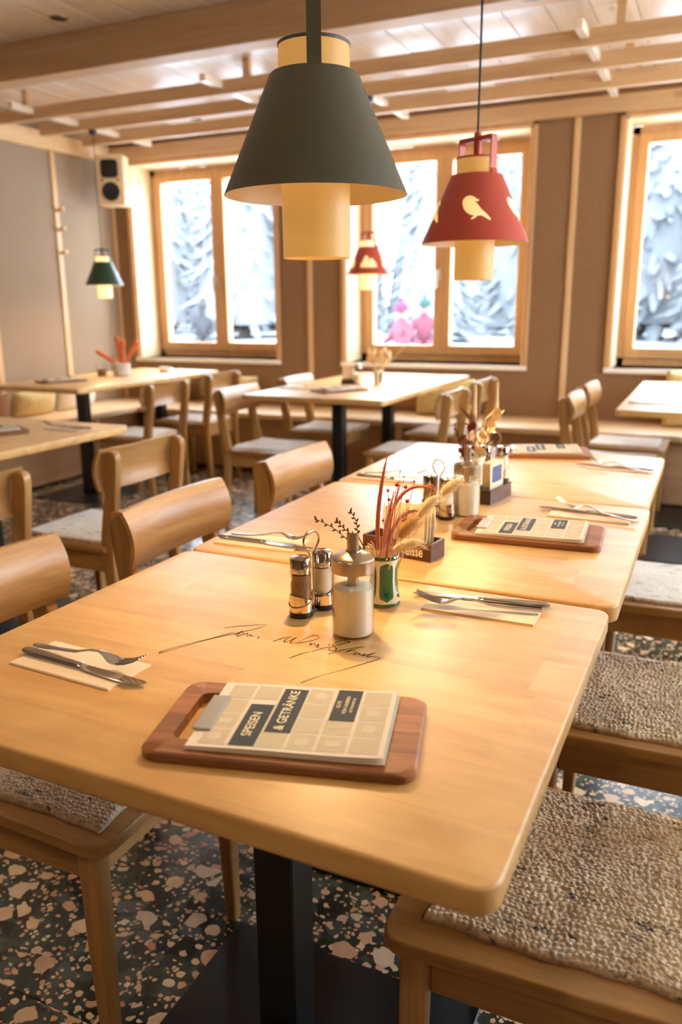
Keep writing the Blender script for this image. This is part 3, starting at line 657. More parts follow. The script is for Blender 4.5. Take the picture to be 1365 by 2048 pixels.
# ------------------------------------------------------------------ chairs (local: sitter faces +X)
def catm(P, k=4):
    out = []
    for i in range(len(P) - 1):
        p0, p1, p2, p3 = P[max(i - 1, 0)], P[i], P[i + 1], P[min(i + 2, len(P) - 1)]
        for j in range(k):
            u = j / k; out.append(tuple(0.5 * ((2 * b_) + (c_ - a_) * u + (2 * a_ - 5 * b_ + 4 * c_ - d_) * u * u + (3 * b_ - a_ - 3 * c_ + d_) * u ** 3) for a_, b_, c_, d_ in zip(p0, p1, p2, p3)))
    out.append(P[-1]); return out
def chair_meshes():
    D = {}
    b = NB(); pts = []
    for (cx, cy, r, a0) in ((0.225 - 0.03, 0.213 - 0.03, 0.03, 0), (-0.20 + 0.01, 0.198 - 0.01, 0.01, 90), (-0.20 + 0.01, -0.198 + 0.01, 0.01, 180), (0.225 - 0.03, -0.213 + 0.03, 0.03, 270)):
        for i in range(6): a = radians(a0 + 18 * i); pts.append((cx + r * cos(a), cy + r * sin(a)))
    prism(b, pts, 0.418, 0.440, 0.004, 3); D['seat'] = mesh('seat', b, M['oak_x'])
    b = NB()
    box(b, -0.19, 0.165, -0.01, 0.01, 0.345, 0.418, 0.002)
    D['side_apron'] = mesh('side_apron', b, M['oak_x'])
    b = NB(); box(b, -0.01, 0.01, -0.16, 0.16, 0.345, 0.418, 0.002)
    D['cross_apron'] = mesh('cross_apron', b, M['oak_y'])
    for nm, s in (('fl', -1), ('fr', 1)):
        b = NB(); y = s * 0.172
        T = [(0.182, y + s * .01, 0.418, 0.019), (0.184, y + s * 0.011, 0.25, 0.0175), (0.188, y + s * 0.013, 0.0, 0.012)]
        rings = []
        for x, yy, z, h in T: rings.append([b.verts.new((x + p[0], yy + p[1], z)) for p in rrect(-h, h, -h, h, h * 0.45, 3)])
        for a, c in zip(rings, rings[1:]):
            for i in range(len(a)): b.faces.new((a[i], a[(i + 1) % len(a)], c[(i + 1) % len(a)], c[i]))
        b.faces.new(rings[0]); b.faces.new(rings[-1][::-1]); D['leg' + nm] = mesh('leg', b, M['oak'])
        b = NB()
        front = catm([(-0.215, 0.0), (-0.190, 0.25), (-0.176, 0.42), (-0.192, 0.54), (-0.212, 0.632)]) + catm([(-0.2125, 0.635), (-0.2135, 0.70), (-0.226, 0.755)])
        back = catm([(-0.238, 0.766), (-0.256, 0.764), (-0.270, 0.745), (-0.264, 0.68), (-0.248, 0.56), (-0.228, 0.42), (-0.228, 0.25), (-0.242, 0.0)])
        y = s * 0.172
        prism(b, front + back, y - 0.0145, y + 0.0145, 0.005, 2, axis='y'); D['post' + nm] = mesh('rear_leg', b, M['oak'])
    b = NB(); N = 20; K = 10; T = 0.012
    def bp(i, k, off):
        u = 2 * i / N - 1; v = k / K
        z = 0.635 + 0.138 * v; z = 0.704 + (z - 0.704) * (1 - 0.02 * abs(u) ** 6)
        x = -0.222 + 0.020 * (1 - (2 * v - 1) ** 2) - 0.014 * (v - 0.5) - 0.018 * (1 - u * u) + 0.006
        return (x + off, u * 0.205, z)
    A = [[b.verts.new(bp(i, k, 0)) for i in range(N + 1)] for k in range(K + 1)]; B_ = [[b.verts.new(bp(i, k, T)) for i in range(N + 1)] for k in range(K + 1)]
    for k in range(K):
        for i in range(N):
            b.faces.new((A[k][i], A[k][i + 1], A[k + 1][i + 1], A[k + 1][i])); b.faces.new((B_[k][i], B_[k + 1][i], B_[k + 1][i + 1], B_[k][i + 1]))
    for k in range(K):
        b.faces.new((A[k][0], A[k + 1][0], B_[k + 1][0], B_[k][0])); b.faces.new((A[k][N], B_[k][N], B_[k + 1][N], A[k + 1][N]))
    for i in range(N):
        b.faces.new((A[0][i], B_[0][i], B_[0][i + 1], A[0][i + 1])); b.faces.new((A[K][i], A[K][i + 1], B_[K][i + 1], B_[K][i]))
    D['backrest'] = mesh('backrest', b, M['oak_y'], 50)
    return D
CM = chair_meshes()
def pad_mesh(hi):
    # knotted wool pad: rows of chunky stitches
    b = NB(); Lx, Ly = 0.375, 0.355; P = 0.0078
    nx = int(Lx / P) * (5 if hi else 1); ny = int(Ly / P) * (5 if hi else 1)
    rg = random.Random(3); jt = {}
    def jit(a, c):
        if (a, c) not in jt: jt[(a, c)] = (rg.uniform(0.45, 1.35), rg.uniform(-.3, .3), rg.uniform(-.28, .28))
        return jt[(a, c)]
    g = []
    for j in range(ny + 1):
        row = []
        for i in range(nx + 1):
            x = (i / nx - .5) * Lx; y = (j / ny - .5) * Ly
            ex = min(1, (Lx / 2 - abs(x)) / 0.008); ey = min(1, (Ly / 2 - abs(y)) / 0.008)
            e = sqrt(max(0, 1 - (1 - ex) ** 2)) * sqrt(max(0, 1 - (1 - ey) ** 2))
            x0_, y0_ = x, y; x += 0.0022 * sin(y0_ * 31 + 1) + 0.0012 * sin(y0_ * 75 + x0_ * 40); y += 0.0026 * sin(x0_ * 24) + 0.0014 * sin(x0_ * 83 + y0_ * 30)
            h = 0.0095
            if hi:
                rws = (y0_ + .5 + 0.004 * sin(x0_ * 38 + y0_ * 22)) / P; rw = floor(rws); cc = (x0_ + .5 + 0.004 * sin(y0_ * 41)) / (P * 1.05) + (0.5 if rw % 2 else 0) + 0.25 * (rws - rw) * (1 if rw % 2 else -1); cl = floor(cc)
                k, jx, jy = jit(rw, cl)
                a = (cc - cl - .5 + jx * .5) * 2; c = (rws - rw - .5 + jy * .5) * 2
                h += 0.0048 * k * max(0, 1 - abs(a) ** 2.4) ** .6 * max(0, 1 - abs(c) ** 2.4) ** .6 - 0.001
            h += 0.002 * sin(x * 19 + 2) * sin(y * 23)
            row.append(b.verts.new((x, y, 0.4405 + h * e)))
        g.append(row)
    for j in range(ny):
        for i in range(nx): b.faces.new((g[j][i], g[j][i + 1], g[j + 1][i + 1], g[j + 1][i]))
    bd = [g[0][i] for i in range(nx + 1)] + [g[j][nx] for j in range(1, ny + 1)] + [g[ny][i] for i in range(nx - 1, -1, -1)] + [g[j][0] for j in range(ny - 1, 0, -1)]
    b.faces.new(bd[::-1])
    return mesh('seat_pad', b, M['felt'], 180)
PAD_HI, PAD_LO = pad_mesh(True), pad_mesh(False)
def make_chair(name='dining_chair'):
    t = thing(name, '', 'chair')
    obj('seat', CM['seat'], None, t); obj('side_apron', CM['side_apron'], None, t, (0, -0.168, 0)); obj('side_apron', CM['side_apron'], None, t, (0, 0.168, 0)); obj('cross_apron', CM['cross_apron'], None, t, (0.165, 0, 0)); obj('cross_apron', CM['cross_apron'], None, t, (-0.19, 0, 0))
    obj('leg', CM['legfl'], None, t); obj('leg', CM['legfr'], None, t); obj('leg', CM['postfl'], None, t); obj('leg', CM['postfr'], None, t)
    obj('backrest', CM['backrest'], None, t)
    return t
CH0 = make_chair(); CHAIRS = []
def pad(loc, rz, hi, label):
    o = obj('seat_pad', PAD_HI if hi else PAD_LO, None, None, loc, rz)
    tag(o, label, 'seat pad', 'woven wool seat pads'); return o
chairs = [ # x, y, facing(+1 = faces right), hi pad, label, pad label
 (-0.060, 0.425, 1, 1, 'oak chair at bottom left, pushed under the signed table', 'cream speckled wool pad on the bottom-left chair'),
 (-0.045, 1.02, 1, 0, 'oak chair on the left of the front row, second from the viewer', 'wool pad under the table edge, second chair on the left'),
 (-0.045, 1.67, 1, 0, 'oak chair on the left of the front row, farthest from the viewer', 'wool pad on the third chair left of the front tables'),
 (0.825, 0.442, -1, 1, 'oak chair at bottom right, seat filling the corner of the photo', 'large cream and brown knotted wool pad at bottom right'),
 (0.885, 1.04, -1, 1, 'oak chair second from the viewer on the right side', 'knotted wool pad second from the viewer on the right'),
 (0.885, 1.79, -1, 0, 'oak chair on the right beside the farthest front table', 'pale wool pad third from the viewer on the right'),
 (-1.07, 1.64, -1, 0, 'oak chair with whole back seen, at the right of the cut-off left table', 'pale wool pad on the chair at the cut-off left table'),
 (-1.10, 0.93, -1, 0, 'oak chair back cut by the left edge beside the left table', 'wool pad on the chair cut by the left edge'),
 (-2.36, 3.52, -1, 0, 'oak chair at the corner table, nearer of its two', 'pale wool pad on the nearer chair of the corner table'),
 (-2.42, 4.24, -1, 0, 'oak chair at the corner table, nearer the left window', 'white-lit wool pad on the corner table chair nearer the window'),
 (-1.34, 3.43, 1, 0, 'oak chair left of the middle table, nearer the viewer', 'white-lit wool pad left of the middle table, nearer the viewer'),
 (-1.36, 4.20, 1, 0, 'oak chair left of the middle table, nearer the window', 'white-lit wool pad left of the middle table, nearer the window'),
 (-0.56, 3.62, -1, 0, 'oak chair right of the middle table, nearer the viewer', 'white-lit wool pad right of the middle table, nearer the viewer'),
 (-0.58, 4.33, -1, 0, 'oak chair right of the middle table, nearer the window', 'white-lit wool pad right of the middle table, nearer the window'),
 (0.50, 3.72, 1, 0, 'oak chair left of the right-edge table, nearer the viewer', 'wool pad hidden behind the front table at the right-edge table'),
 (0.50, 4.30, 1, 0, 'oak chair left of the right-edge table, nearer the window', 'bright white-lit wool pad beside the right-edge table'),
]
rc = random.Random(11)
for i, (x, y, d, hi, lab, plab) in enumerate(chairs):
    rz = (0 if d > 0 else pi) + (rc.uniform(-.03, .03) if i > 5 else 0)
    if i == 0: c = CH0; c.location = (x, y, 0); c.rotation_euler = (0, 0, rz); c['label'] = lab; c['group'] = 'oak dining chairs'
    else: c = dup(CH0, (x, y, 0), rz, lab, 'oak dining chairs')
    pad((x + (-0.008 if i == 3 else 0.006) * d, y + (0.012 if i == 3 else 0), 0.0), rz + rc.uniform(-.02, .02), hi, plab)

# ------------------------------------------------------------------ pendants
def cone_patch(bm, poly, az, rf, zc, eps=0.0006):
    # polygon in metres (s along circumference, t up) wrapped on the cone
    tmp = NB(); tmp.faces.new([tmp.verts.new((a, c, 0)) for a, c in poly])
    bmesh.ops.triangulate(tmp, faces=tmp.faces); bmesh.ops.subdivide_edges(tmp, edges=tmp.edges, cuts=3, use_grid_fill=True)
    mp = {}
    for v in tmp.verts:
        z = zc + v.co.y; r = rf(z) + eps; a = az + v.co.x / r; mp[v] = bm.verts.new((r * cos(a), r * sin(a), z))
    for f in tmp.faces: bm.faces.new([mp[v] for v in f.verts])
    tmp.free()
BIRD = [(-.0275, .036), (-.020, .043), (-.010, .0445), (-.001, .041), (.004, .037), (.0115, .034), (.009, .031), (.0, .030), (.006, .026), (.012, .018), (.017, .012), (.028, .003), (.0385, -.008), (.0415, -.0125), (.0375, -.0135), (.030, -.009), (.018, -.003), (.009, -.003), (.004, -.008), (-.003, -.0115), (-.0075, -.012), (-.005, -.0085), (.0005, -.004), (-.002, -.0025), (-.010, .000), (-.019, .006), (-.026, .016), (-.029, .027)]
MOUNT = [(-.032, -.010), (-.030, .004), (-.024, .012), (-.019, .024), (-.013, .034), (-.008, .037), (-.002, .030), (.003, .020), (.008, .024), (.014, .026), (.020, .018), (.027, .008), (.032, -.002), (.031, -.010)]
MOUNT = [(a_ * 1.6, c_ * 1.5 - .006) for a_, c_ in MOUNT]
def pendant(label, loc, az, shade_mat, cuts, tube_mat, power, zceil, sc=1.046):
    t = thing('pendant_lamp', label, 'lamp', loc, 0.0); t.scale = (sc, sc, sc); zceil = loc[2] + (zceil - loc[2]) / sc   # origin: centre of the shade's rim
    R0, R1, H = 0.1345, 0.0635, 0.161
    rf = lambda z: R0 + (R1 - R0) * z / H
    b = NB(); lathe(b, [(R0 - 0.0012, 0.0), (R0, 0.0), (R1 + 0.001, H - 0.002), (R1 - 0.001, H), (R1 - 0.012, H + 0.002), (R1 - 0.012, H + 0.0005)], 96); obj('shade', b, shade_mat, t, smooth=40)
    b = NB(); lathe(b, [(R0 - 0.0012, 0.0), (R1 - 0.0015, H - 0.003), (R1 - 0.012, H - 0.0005)], 96); obj('shade_lining', b, M['white_inner'], t, smooth=40)
    b = NB(); lathe(b, [(0.0475, -0.086), (0.0495, -0.088), (0.0500, -0.084), (0.0508, H + 0.036), (0.0488, H + 0.036), (0.0475, -0.083), (0.0475, -0.086)], 64); obj('inner_tube', b, tube_mat, t, smooth=40)
    b = NB(); lathe(b, [(0.0005, -0.076), (0.034, -0.076)], 48); obj('diffuser', b, M['lens'], t)
    b = NB(); lathe(b, [(0.0480, H + 0.036), (0.0518, H + 0.036), (0.0518, H + 0.040), (0.0505, H + 0.041), (0.0005, H + 0.041)], 64); obj('tube_cap', b, shade_mat, t, smooth=40)
    hub = obj('stirrup', NB(), shade_mat, t)
    b = NB(); ca, sa = cos(az), sin(az); q = 0.010
    def strap(s):
        pr = [(R1 - 0.004, H - 0.004), (0.0575, H + 0.004), (0.0535, H + 0.012), (0.0535, H + 0.084), (0.0500, H + 0.088), (0.0, H + 0.088), (0.0, H + 0.078), (0.0465, H + 0.078), (0.0500, H + 0.074), (0.0510, H + 0.020), (0.052, H + 0.002), (R1 - 0.008, H - 0.006)]
        lo = []; hi = []
        for r, z in pr:
            lo.append(b.verts.new((s * r * ca - q * sa, s * r * sa + q * ca, z))); hi.append(b.verts.new((s * r * ca + q * sa, s * r * sa - q * ca, z)))
        n = len(pr); b.faces.new(lo); b.faces.new(hi[::-1])
        for i in range(n): b.faces.new((lo[i], lo[(i + 1) % n], hi[(i + 1) % n], hi[i]))
    strap(1); strap(-1)
    bmesh.ops.recalc_face_normals(b, faces=b.faces); b.to_mesh(hub.data); b.free(); hub.data.materials.append(shade_mat) if not hub.data.materials else None
    b = NB(); lathe(b, [(0.0005, H + 0.041), (0.0095, H + 0.041), (0.0095, H + 0.096), (0.006, H + 0.100), (0.0005, H + 0.100)], 20); obj('cord_grip', b, shade_mat, t)
    b = NB(); tube(b, [(0, 0, H + 0.095), (0, 0, zceil - loc[2])], 0.0028, 8); obj('cord', b, M['black'], t)
    b = NB(); lathe(b, [(0.0005, 0), (0.022, 0), (0.028, 0.012), (0.028, 0.03), (0.0005, 0.03)], 24, (0, 0, zceil - loc[2] - 0.03)); obj('canopy', b, M['black'], t)
    for poly, azs in cuts:
        for a in azs:
            b = NB(); cone_patch(b, [(-x, y) for x, y in poly] if False else poly, a, rf, 0.060); obj('cutout', b, M['cut'], t, smooth=0)
    L = bpy.data.lights.new('bulb', 'AREA'); L.shape = 'DISK'; L.size = 0.03; L.energy = power; L.color = (1.0, 0.63, 0.31)
    o = bpy.data.objects.new('bulb', L); COL.objects.link(o); o.parent = t; o.location = (0, 0, -0.089)
    return t
CAM = Vector((0.92045, -0.56967, 1.21881))
def az_to_cam(x, y): return math.atan2(CAM.y - y, CAM.x - x)
LP = 3.5
a1 = az_to_cam(0.36, 0.565)
pendant('large moss green cone pendant hanging nearest the viewer', (0.3365, 0.6190, 1.3822), a1, M['green_shade'], [], M['tube'], LP, ZC)
a2 = az_to_cam(0.34, 1.52)
pendant('red cone pendant with bird cutouts hanging over the farthest front table', (0.3133, 1.6130, 1.3728), a2 + radians(48), M['red_shade'], [(BIRD, [a2 + radians(k) for k in (-2, 70, 142, 214, 286)])], M['tube'], LP, ZC)
a3 = az_to_cam(-1.17, 4.48)
pendant('small-looking red pendant with mountain cutouts over the middle table', (-1.065, 4.19, 1.398), a3 + 0.9, M['red_shade'], [(MOUNT, [a3 + radians(k) for k in (0, 75, 180, 285)])], M['tube_far'], LP, 2.395, 1.0)
a4 = az_to_cam(-2.98, 4.02)
pendant('dark green pendant over the corner table at far left', (-3.12, 4.19, 1.368), a4 + 1.2, M['dark_green_shade'], [], M['tube_far'], LP, 2.395, 1.0)

# ------------------------------------------------------------------ table-ware
TZ = 0.75
def fork_mesh():
    b = NB(); P = [(0, .004, .0035, .0015), (.01, .0062, .0035, .0016), (.04, .0056, .003, .0016), (.08, .0036, .0055, .0014), (.105, .0026, .0115, .0014), (.122, .0030, .0125, .0012), (.132, .0060, .0098, .0010), (.142, .0102, .0055, .0010), (.150, .0112, .0034, .0009), (.158, .0112, .0032, .0009)]
    def ring(x, w, z, h): return [b.verts.new((x, s * w, z + k * h)) for s, k in ((-1, -.4), (-.6, -1), (.6, -1), (1, -.4), (1, .4), (.6, 1), (-.6, 1), (-1, .4))]
    R = [ring(*p) for p in P]
    for a, c in zip(R, R[1:]):
        for i in range(8): b.faces.new((a[i], a[(i + 1) % 8], c[(i + 1) % 8], c[i]))
    b.faces.new(R[0]); b.faces.new(R[-1][::-1])
    for k in range(4):
        yc = -0.0084 + k * 0.0056
        tube(b, [(.156, yc, .0032), (.170, yc * 1.02, .0058), (.185, yc, .0112), (.197, yc * .97, .0172)], [.0016, .0015, .0013, .0007], 6)
    return mesh('fork', b, M['steel'])
def knife_mesh():
    b = NB()
    pts = [(0.112, -.0055), (.122, -.0085), (.18, -.0105), (.205, -.009), (.219, -.003), (.222, .004), (.215, .0062), (.112, .0062)]
    prism(b, pts, 0.0015, 0.0032, 0.0005, 1)
    return mesh('blade', b, M['steel'])
def knife_handle():
    b = NB(); P = [(0, .005, .0026), (.006, .0078, .0040), (.03, .0080, .0042), (.08, .0064, .0036), (.104, .0056, .0034), (.109, .0066, .0034), (.114, .0060, .0022)]
    R = []
    for x, w_, h in P: R.append([b.verts.new((x, w_ * cos(2 * pi * k / 12), 0.0042 + h * sin(2 * pi * k / 12))) for k in range(12)])
    for a, c in zip(R, R[1:]):
        for i in range(12): b.faces.new((a[i], a[(i + 1) % 12], c[(i + 1) % 12], c[i]))
    b.faces.new(R[0]); b.faces.new(R[-1][::-1]); return mesh('handle', b, M['steel'])
def nap_mesh():
    b = NB(); box(b, 0, .178, 0, .082, 0, 0.0012, 0.0003); box(b, 0.0008, .178, 0.001, .0815, 0.0014, 0.0028, 0.0003); box(b, 0, .1775, 0.0, .003, 0.0, 0.0028, 0.001); return mesh('napkin', b, M['napkin'])
FM, KB, KH, NM = fork_mesh(), knife_mesh(), knife_handle(), nap_mesh()
def place_setting(nap, napr, kn, knr, fk, fkr, where, ftilt=0.0, fz=0.006):
    o = obj('napkin', NM, None, None, (nap[0], nap[1], TZ + .0002), napr); tag(o, 'folded cream paper napkin ' + where, 'napkin', 'folded paper napkins')
    t = thing('table_knife', 'steel table knife ' + where, 'knife', (kn[0], kn[1], TZ + 0.003), knr, 'steel table knives')
    obj('handle', KH, None, t); obj('blade', KB, None, t)
    o = obj('fork', FM, None, None, (fk[0], fk[1], TZ + fz), fkr); o.rotation_euler = (0, -ftilt, fkr); tag(o, 'steel fork ' + where, 'fork', 'steel forks')
D = radians
place_setting((.088, .158), D(-3), (.082, .193), D(-4.5), (.092, .203), D(-2.5), 'at the bottom left place, left of the signature', D(2), .0085)
place_setting((.712, .655), D(180), (.722, .652), D(186), (.716, .617), D(190), 'on the right half of the signed table, by the green vase', D(1))
place_setting((.025, .755), D(2), (.018, .787), D(-1), (.040, .803), D(-4), 'at the left place of the middle front table', D(4))
place_setting((.788, 1.31), D(178), (.798, 1.275), D(174), (.802, 1.225), D(160), 'at the right place of the middle front table', D(3))
place_setting((.790, 1.90), D(175), (.792, 1.845), D(172), (.797, 1.79), D(160), 'at the right place of the farthest front table', D(3))
place_setting((.030, 1.44), D(2), (.035, 1.47), D(-2), (.05, 1.49), D(2), 'at the left place of the farthest front table', D(4))
place_setting((-1.30, 1.91), D(178), (-1.29, 1.89), D(178), (-1.30, 1.86), D(184), 'on the cut-off left table', D(3))
place_setting((.56, 3.50), D(2), (.56, 3.53), D(1), (.57, 3.555), D(4), 'at the nearer left place of the right-edge table', D(3))
place_setting((.56, 4.20), D(2), (.56, 4.23), D(1), (.57, 4.26), D(4), 'at the farther left place of the right-edge table', D(3))
place_setting((-3.13, 3.50), D(2), (-3.13, 3.52), D(1), (-3.12, 3.55), D(4), 'on the corner table by the left wall', D(3))
place_setting((-2.52, 4.45), D(182), (-2.52, 4.42), D(181), (-2.53, 4.39), D(184), 'on the corner table by the left window', D(3))
place_setting((-1.37, 3.55), D(2), (-1.37, 3.58), D(1), (-1.36, 3.61), D(4), 'at the left place of the middle table', D(3))
place_setting((-.62, 4.35), D(182), (-.62, 4.32), D(181), (-.63, 4.29), D(184), 'at the far right place of the middle table', D(3))

# menus on serving boards
def text_bm(txt, size, mat_off=0):
    c = bpy.data.curves.new('t', 'FONT'); c.body = txt; c.size = size; c.align_x = 'CENTER'; c.align_y = 'CENTER'; c.offset = size * 0.018
    o = bpy.data.objects.new('t', c); COL.objects.link(o); dg = bpy.context.evaluated_depsgraph_get()
    me = bpy.data.meshes.new_from_object(o.evaluated_get(dg)); bpy.data.objects.remove(o); return me
def menu_board(loc, rz, blab, mlab, detail=True, first=[None]):
    B0 = thing('serving_board', blab, 'board', (loc[0], loc[1], TZ), rz, 'brown wooden menu boards')
    b = NB(); out = rrect(0, .297, 0, .170, .018, 5); hol = rrect(.026, .060, .032, .140, .012, 4)[::-1]
    def ring(p, z): return [b.verts.new((x, y, z)) for x, y in p]
    def wallr(a, c):
        for i in range(len(a)): b.faces.new((a[i], a[(i + 1) % len(a)], c[(i + 1) % len(a)], c[i]))
    def ins(p, d, cx, cy):
        return [(x + (d if x < cx else -d), y + (d if y < cy else -d)) for x, y in p]
    o0, o1, o2, o3 = ring(ins(out, .003, .148, .085), 0), ring(out, .003), ring(out, .010), ring(ins(out, .003, .148, .085), .013)
    h0, h1 = ring(hol, 0), ring(hol, .013)
    wallr(o0, o1); wallr(o1, o2); wallr(o2, o3); wallr(h1, h0)
    for oo, hh in ((o0, h0), (o3, h1)):
        es = []
        for L in (oo, hh):
            for i in range(len(L)):
                e = b.edges.get((L[i], L[(i + 1) % len(L)])) or b.edges.new((L[i], L[(i + 1) % len(L)])); es.append(e)
        bmesh.ops.triangle_fill(b, edges=es, use_beauty=True)
    obj('board', b, M['board'], B0, smooth=40)
    m = thing('menu', mlab, 'menu', (loc[0], loc[1], TZ + 0.0133), rz, 'paper menus on boards')
    ox, oy, PL, PW = 0.050, 0.012, 0.212, 0.149
    b = NB(); n = 16; Z = lambda u: 0.004 + 0.0065 * u * u + 0.0012 * sin(u * 5)
    for lay in range(3):
        f = (lay + 1) / 3; sh = (2 - lay) * 0.0012
        G = [[b.verts.new((ox + PL * i / n + sh * (1 if i > 0 else 0), oy + PW * j / 6 - sh * .5, Z(i / n) * f)) for i in range(n + 1)] for j in range(7)]
        for j in range(6):
            for i in range(n): b.faces.new((G[j][i], G[j][i + 1], G[j + 1][i + 1], G[j + 1][i]))
        H = [[b.verts.new((v.co.x, v.co.y, v.co.z - 0.0011)) for v in r_] for r_ in (G[0], G[-1])]
        for r_, h_ in ((G[0], H[0]), (G[-1], H[1])):
            for i in range(n): b.faces.new((r_[i], r_[i + 1], h_[i + 1], h_[i]))
        b.faces.new((G[0][n], G[6][n], H[1][n], H[0][n]))
    obj('pages', b, M['paper'], m, smooth=30)
    def patch(nm, u0, u1, v0, v1, mat, e):
        b = NB(); k = 4
        r_ = [[b.verts.new((ox + u0 + (u1 - u0) * i / k, oy + v, Z((u0 + (u1 - u0) * i / k) / PL) + e)) for i in range(k + 1)] for v in (v0, v1)]
        for i in range(k): b.faces.new((r_[0][i], r_[0][i + 1], r_[1][i + 1], r_[1][i]))
        return obj(nm, b, mat, m, smooth=0)
    pr = NB(); pr2 = NB()
    cols = [(0.012, 0.041), (0.044, 0.073), (0.076, 0.105), (0.108, 0.137), (0.140, 0.171), (0.175, 0.206)]
    rows = [(0.006, 0.038), (0.041, 0.072), (0.075, 0.107), (0.110, 0.143)]
    for ci, (u0, u1) in enumerate(cols):
        for ri, (v0, v1) in enumerate(rows):
            if (ci == 1 and ri < 3) or (ci == 2 and ri > 0) or (ci == 4 and ri > 1): continue
            tb_ = pr if True else pr2; e = 0.0003; k = 3
            r_ = [[tb_.verts.new((ox + u0 + (u1 - u0) * i / k, oy + v, Z((u0 + (u1 - u0) * i / k) / PL) + e)) for i in range(k + 1)] for v in (v0, v1)]
            for i in range(k): tb_.faces.new((r_[0][i], r_[0][i + 1], r_[1][i + 1], r_[1][i]))
            if (ci * 3 + ri * 5) % 4 < 2:   # pale pictogram in the cell
                cu, cv = (u0 + u1) / 2, (v0 + v1) / 2; kk = (ci + ri) % 3; R_ = 0.008
                if kk == 0: pp = [(cu + R_ * cos(2 * pi * q / 14), cv + R_ * sin(2 * pi * q / 14)) for q in range(14)]
                elif kk == 1: pp = [(cu - .007, cv - .005), (cu + .007, cv - .005), (cu + .009, cv + .006), (cu - .009, cv + .006)]
                else: pp = [(cu - .011, cv - .0015), (cu + .011, cv - .0015), (cu + .011, cv + .0015), (cu - .011, cv + .0015)]
                pr2.faces.new([pr2.verts.new((a_, oy + c_ - 0, Z((a_ - ox) / PL) + 0.0006)) for a_, c_ in [(ox + a_, c_) for a_, c_ in pp]])
    obj('printed_cells', pr, M['cell'], m, smooth=0)['kind'] = 'stuff'; obj('printed_pictograms', pr2, M['cell2'], m, smooth=0)['kind'] = 'stuff'
    for u0, u1, v0, v1, txts in ((0.046, 0.074, 0.006, 0.097, [('SPEISEN', .0155, 0)]), (0.077, 0.106, 0.037, 0.139, [('& GETR\u00c4NKE', .0155, 0)]), (0.142, 0.171, 0.071, 0.145, [('SPEIS & TRANK', .0001, 0), ('GUTE', .0065, -.0085), ('VON UNSEREN', .0062, .000), ('H\u00dcTTENWIRTEN', .0045, .0075)])):
        bl = patch('label_panel', u0, u1, v0, v1, M['slate'], 0.0007)
        if detail or True:
            for tx, sz, dx in txts:
                if sz < .001: continue
                me = text_bm(tx, sz); me.materials.clear(); me.materials.append(M['cream_text'])
                cu = (u0 + u1) / 2 + dx; z = Z(cu / PL) + 0.0012
                # reads from the near edge to the far edge, letters standing towards the clip
                for v in me.vertices:
                    a_, c_ = v.co.x, v.co.y; v.co = (ox + cu - c_, oy + (v0 + v1) / 2 + a_, Z((cu - c_) / PL) + 0.0012)
                o = obj('lettering', me, None, bl)
    b = NB(); box(b, 0.046, 0.068, 0.044, 0.122, 0.0045, 0.0075, 0.001); obj('clip', b, M['clip'], m)
    return B0
menu_board((.402, .033), D(14.5), 'brown board with handle slot lying nearest the viewer on the signed table', 'printed drinks menu clipped on the board nearest the viewer')
menu_board((.459, .968), D(3.5), 'brown board with handle slot on the middle front table', 'printed menu clipped on the board of the middle front table')
menu_board((.325, 1.90), D(15), 'brown board on the farthest front table', 'pale printed menu on the farthest front table')
menu_board((-1.60, 1.48), D(60), 'brown board on the table cut by the left edge', 'menu on the table cut by the left edge')
menu_board((-2.92, 3.30), D(62), 'brown board at the near end of the corner table', 'menu at the near end of the corner table')
menu_board((-1.0, 3.40), D(55), 'brown board at the near end of the middle table', 'menu at the near end of the middle table')

def dispenser(loc, label, lit=True):
    t = thing('sugar_dispenser', label, 'dispenser', (loc[0], loc[1], TZ), 0, 'glass sugar dispensers')
    b = NB(); lathe(b, [(0.0005, 0.0), (0.027, 0.0), (0.030, 0.002), (0.0308, 0.006), (0.0308, 0.099), (0.0295, 0.099), (0.0295, 0.004)], 48); obj('glass_jar', b, M['glass'], t)
    b = NB(); lathe(b, [(0.0005, 0.004), (0.0285, 0.0045), (0.0292, 0.008), (0.0292, 0.073), (0.027, 0.0742), (0.010, 0.076), (0.0005, 0.0762)], 48); obj('sugar', b, M['sugar'], t)
    b = NB(); lathe(b, [(0.0300, 0.097), (0.0313, 0.0975), (0.0315, 0.100), (0.0315, 0.1165), (0.0307, 0.1180), (0.028, 0.1202), (0.022, 0.1233), (0.0105, 0.1265), (0.0100, 0.128)], 48); obj('steel_lid', b, M['brushed'], t, smooth=24)
    b = NB(); R = lathe(b, [(0.0086, 0.126), (0.0086, 0.152), (0.0075, 0.152), (0.0075, 0.130)], 28)
    for ring in R[1:3]:
        for v in ring: v.co.z += (v.co.x * cos(a1) + v.co.y * sin(a1)) * 0.45
    obj('spout', b, M['brushed'], t)
    b = NB(); lathe(b, [(0.0084, 0.066), (0.0084, 0.098)], 24); obj('dosing_tube', b, M['brushed'], t)
    return t
dispenser((.474, .443), 'glass sugar dispenser with steel spout on the signed table')
dispenser((.434, 1.180), 'glass sugar dispenser on the middle front table, behind the grasses')
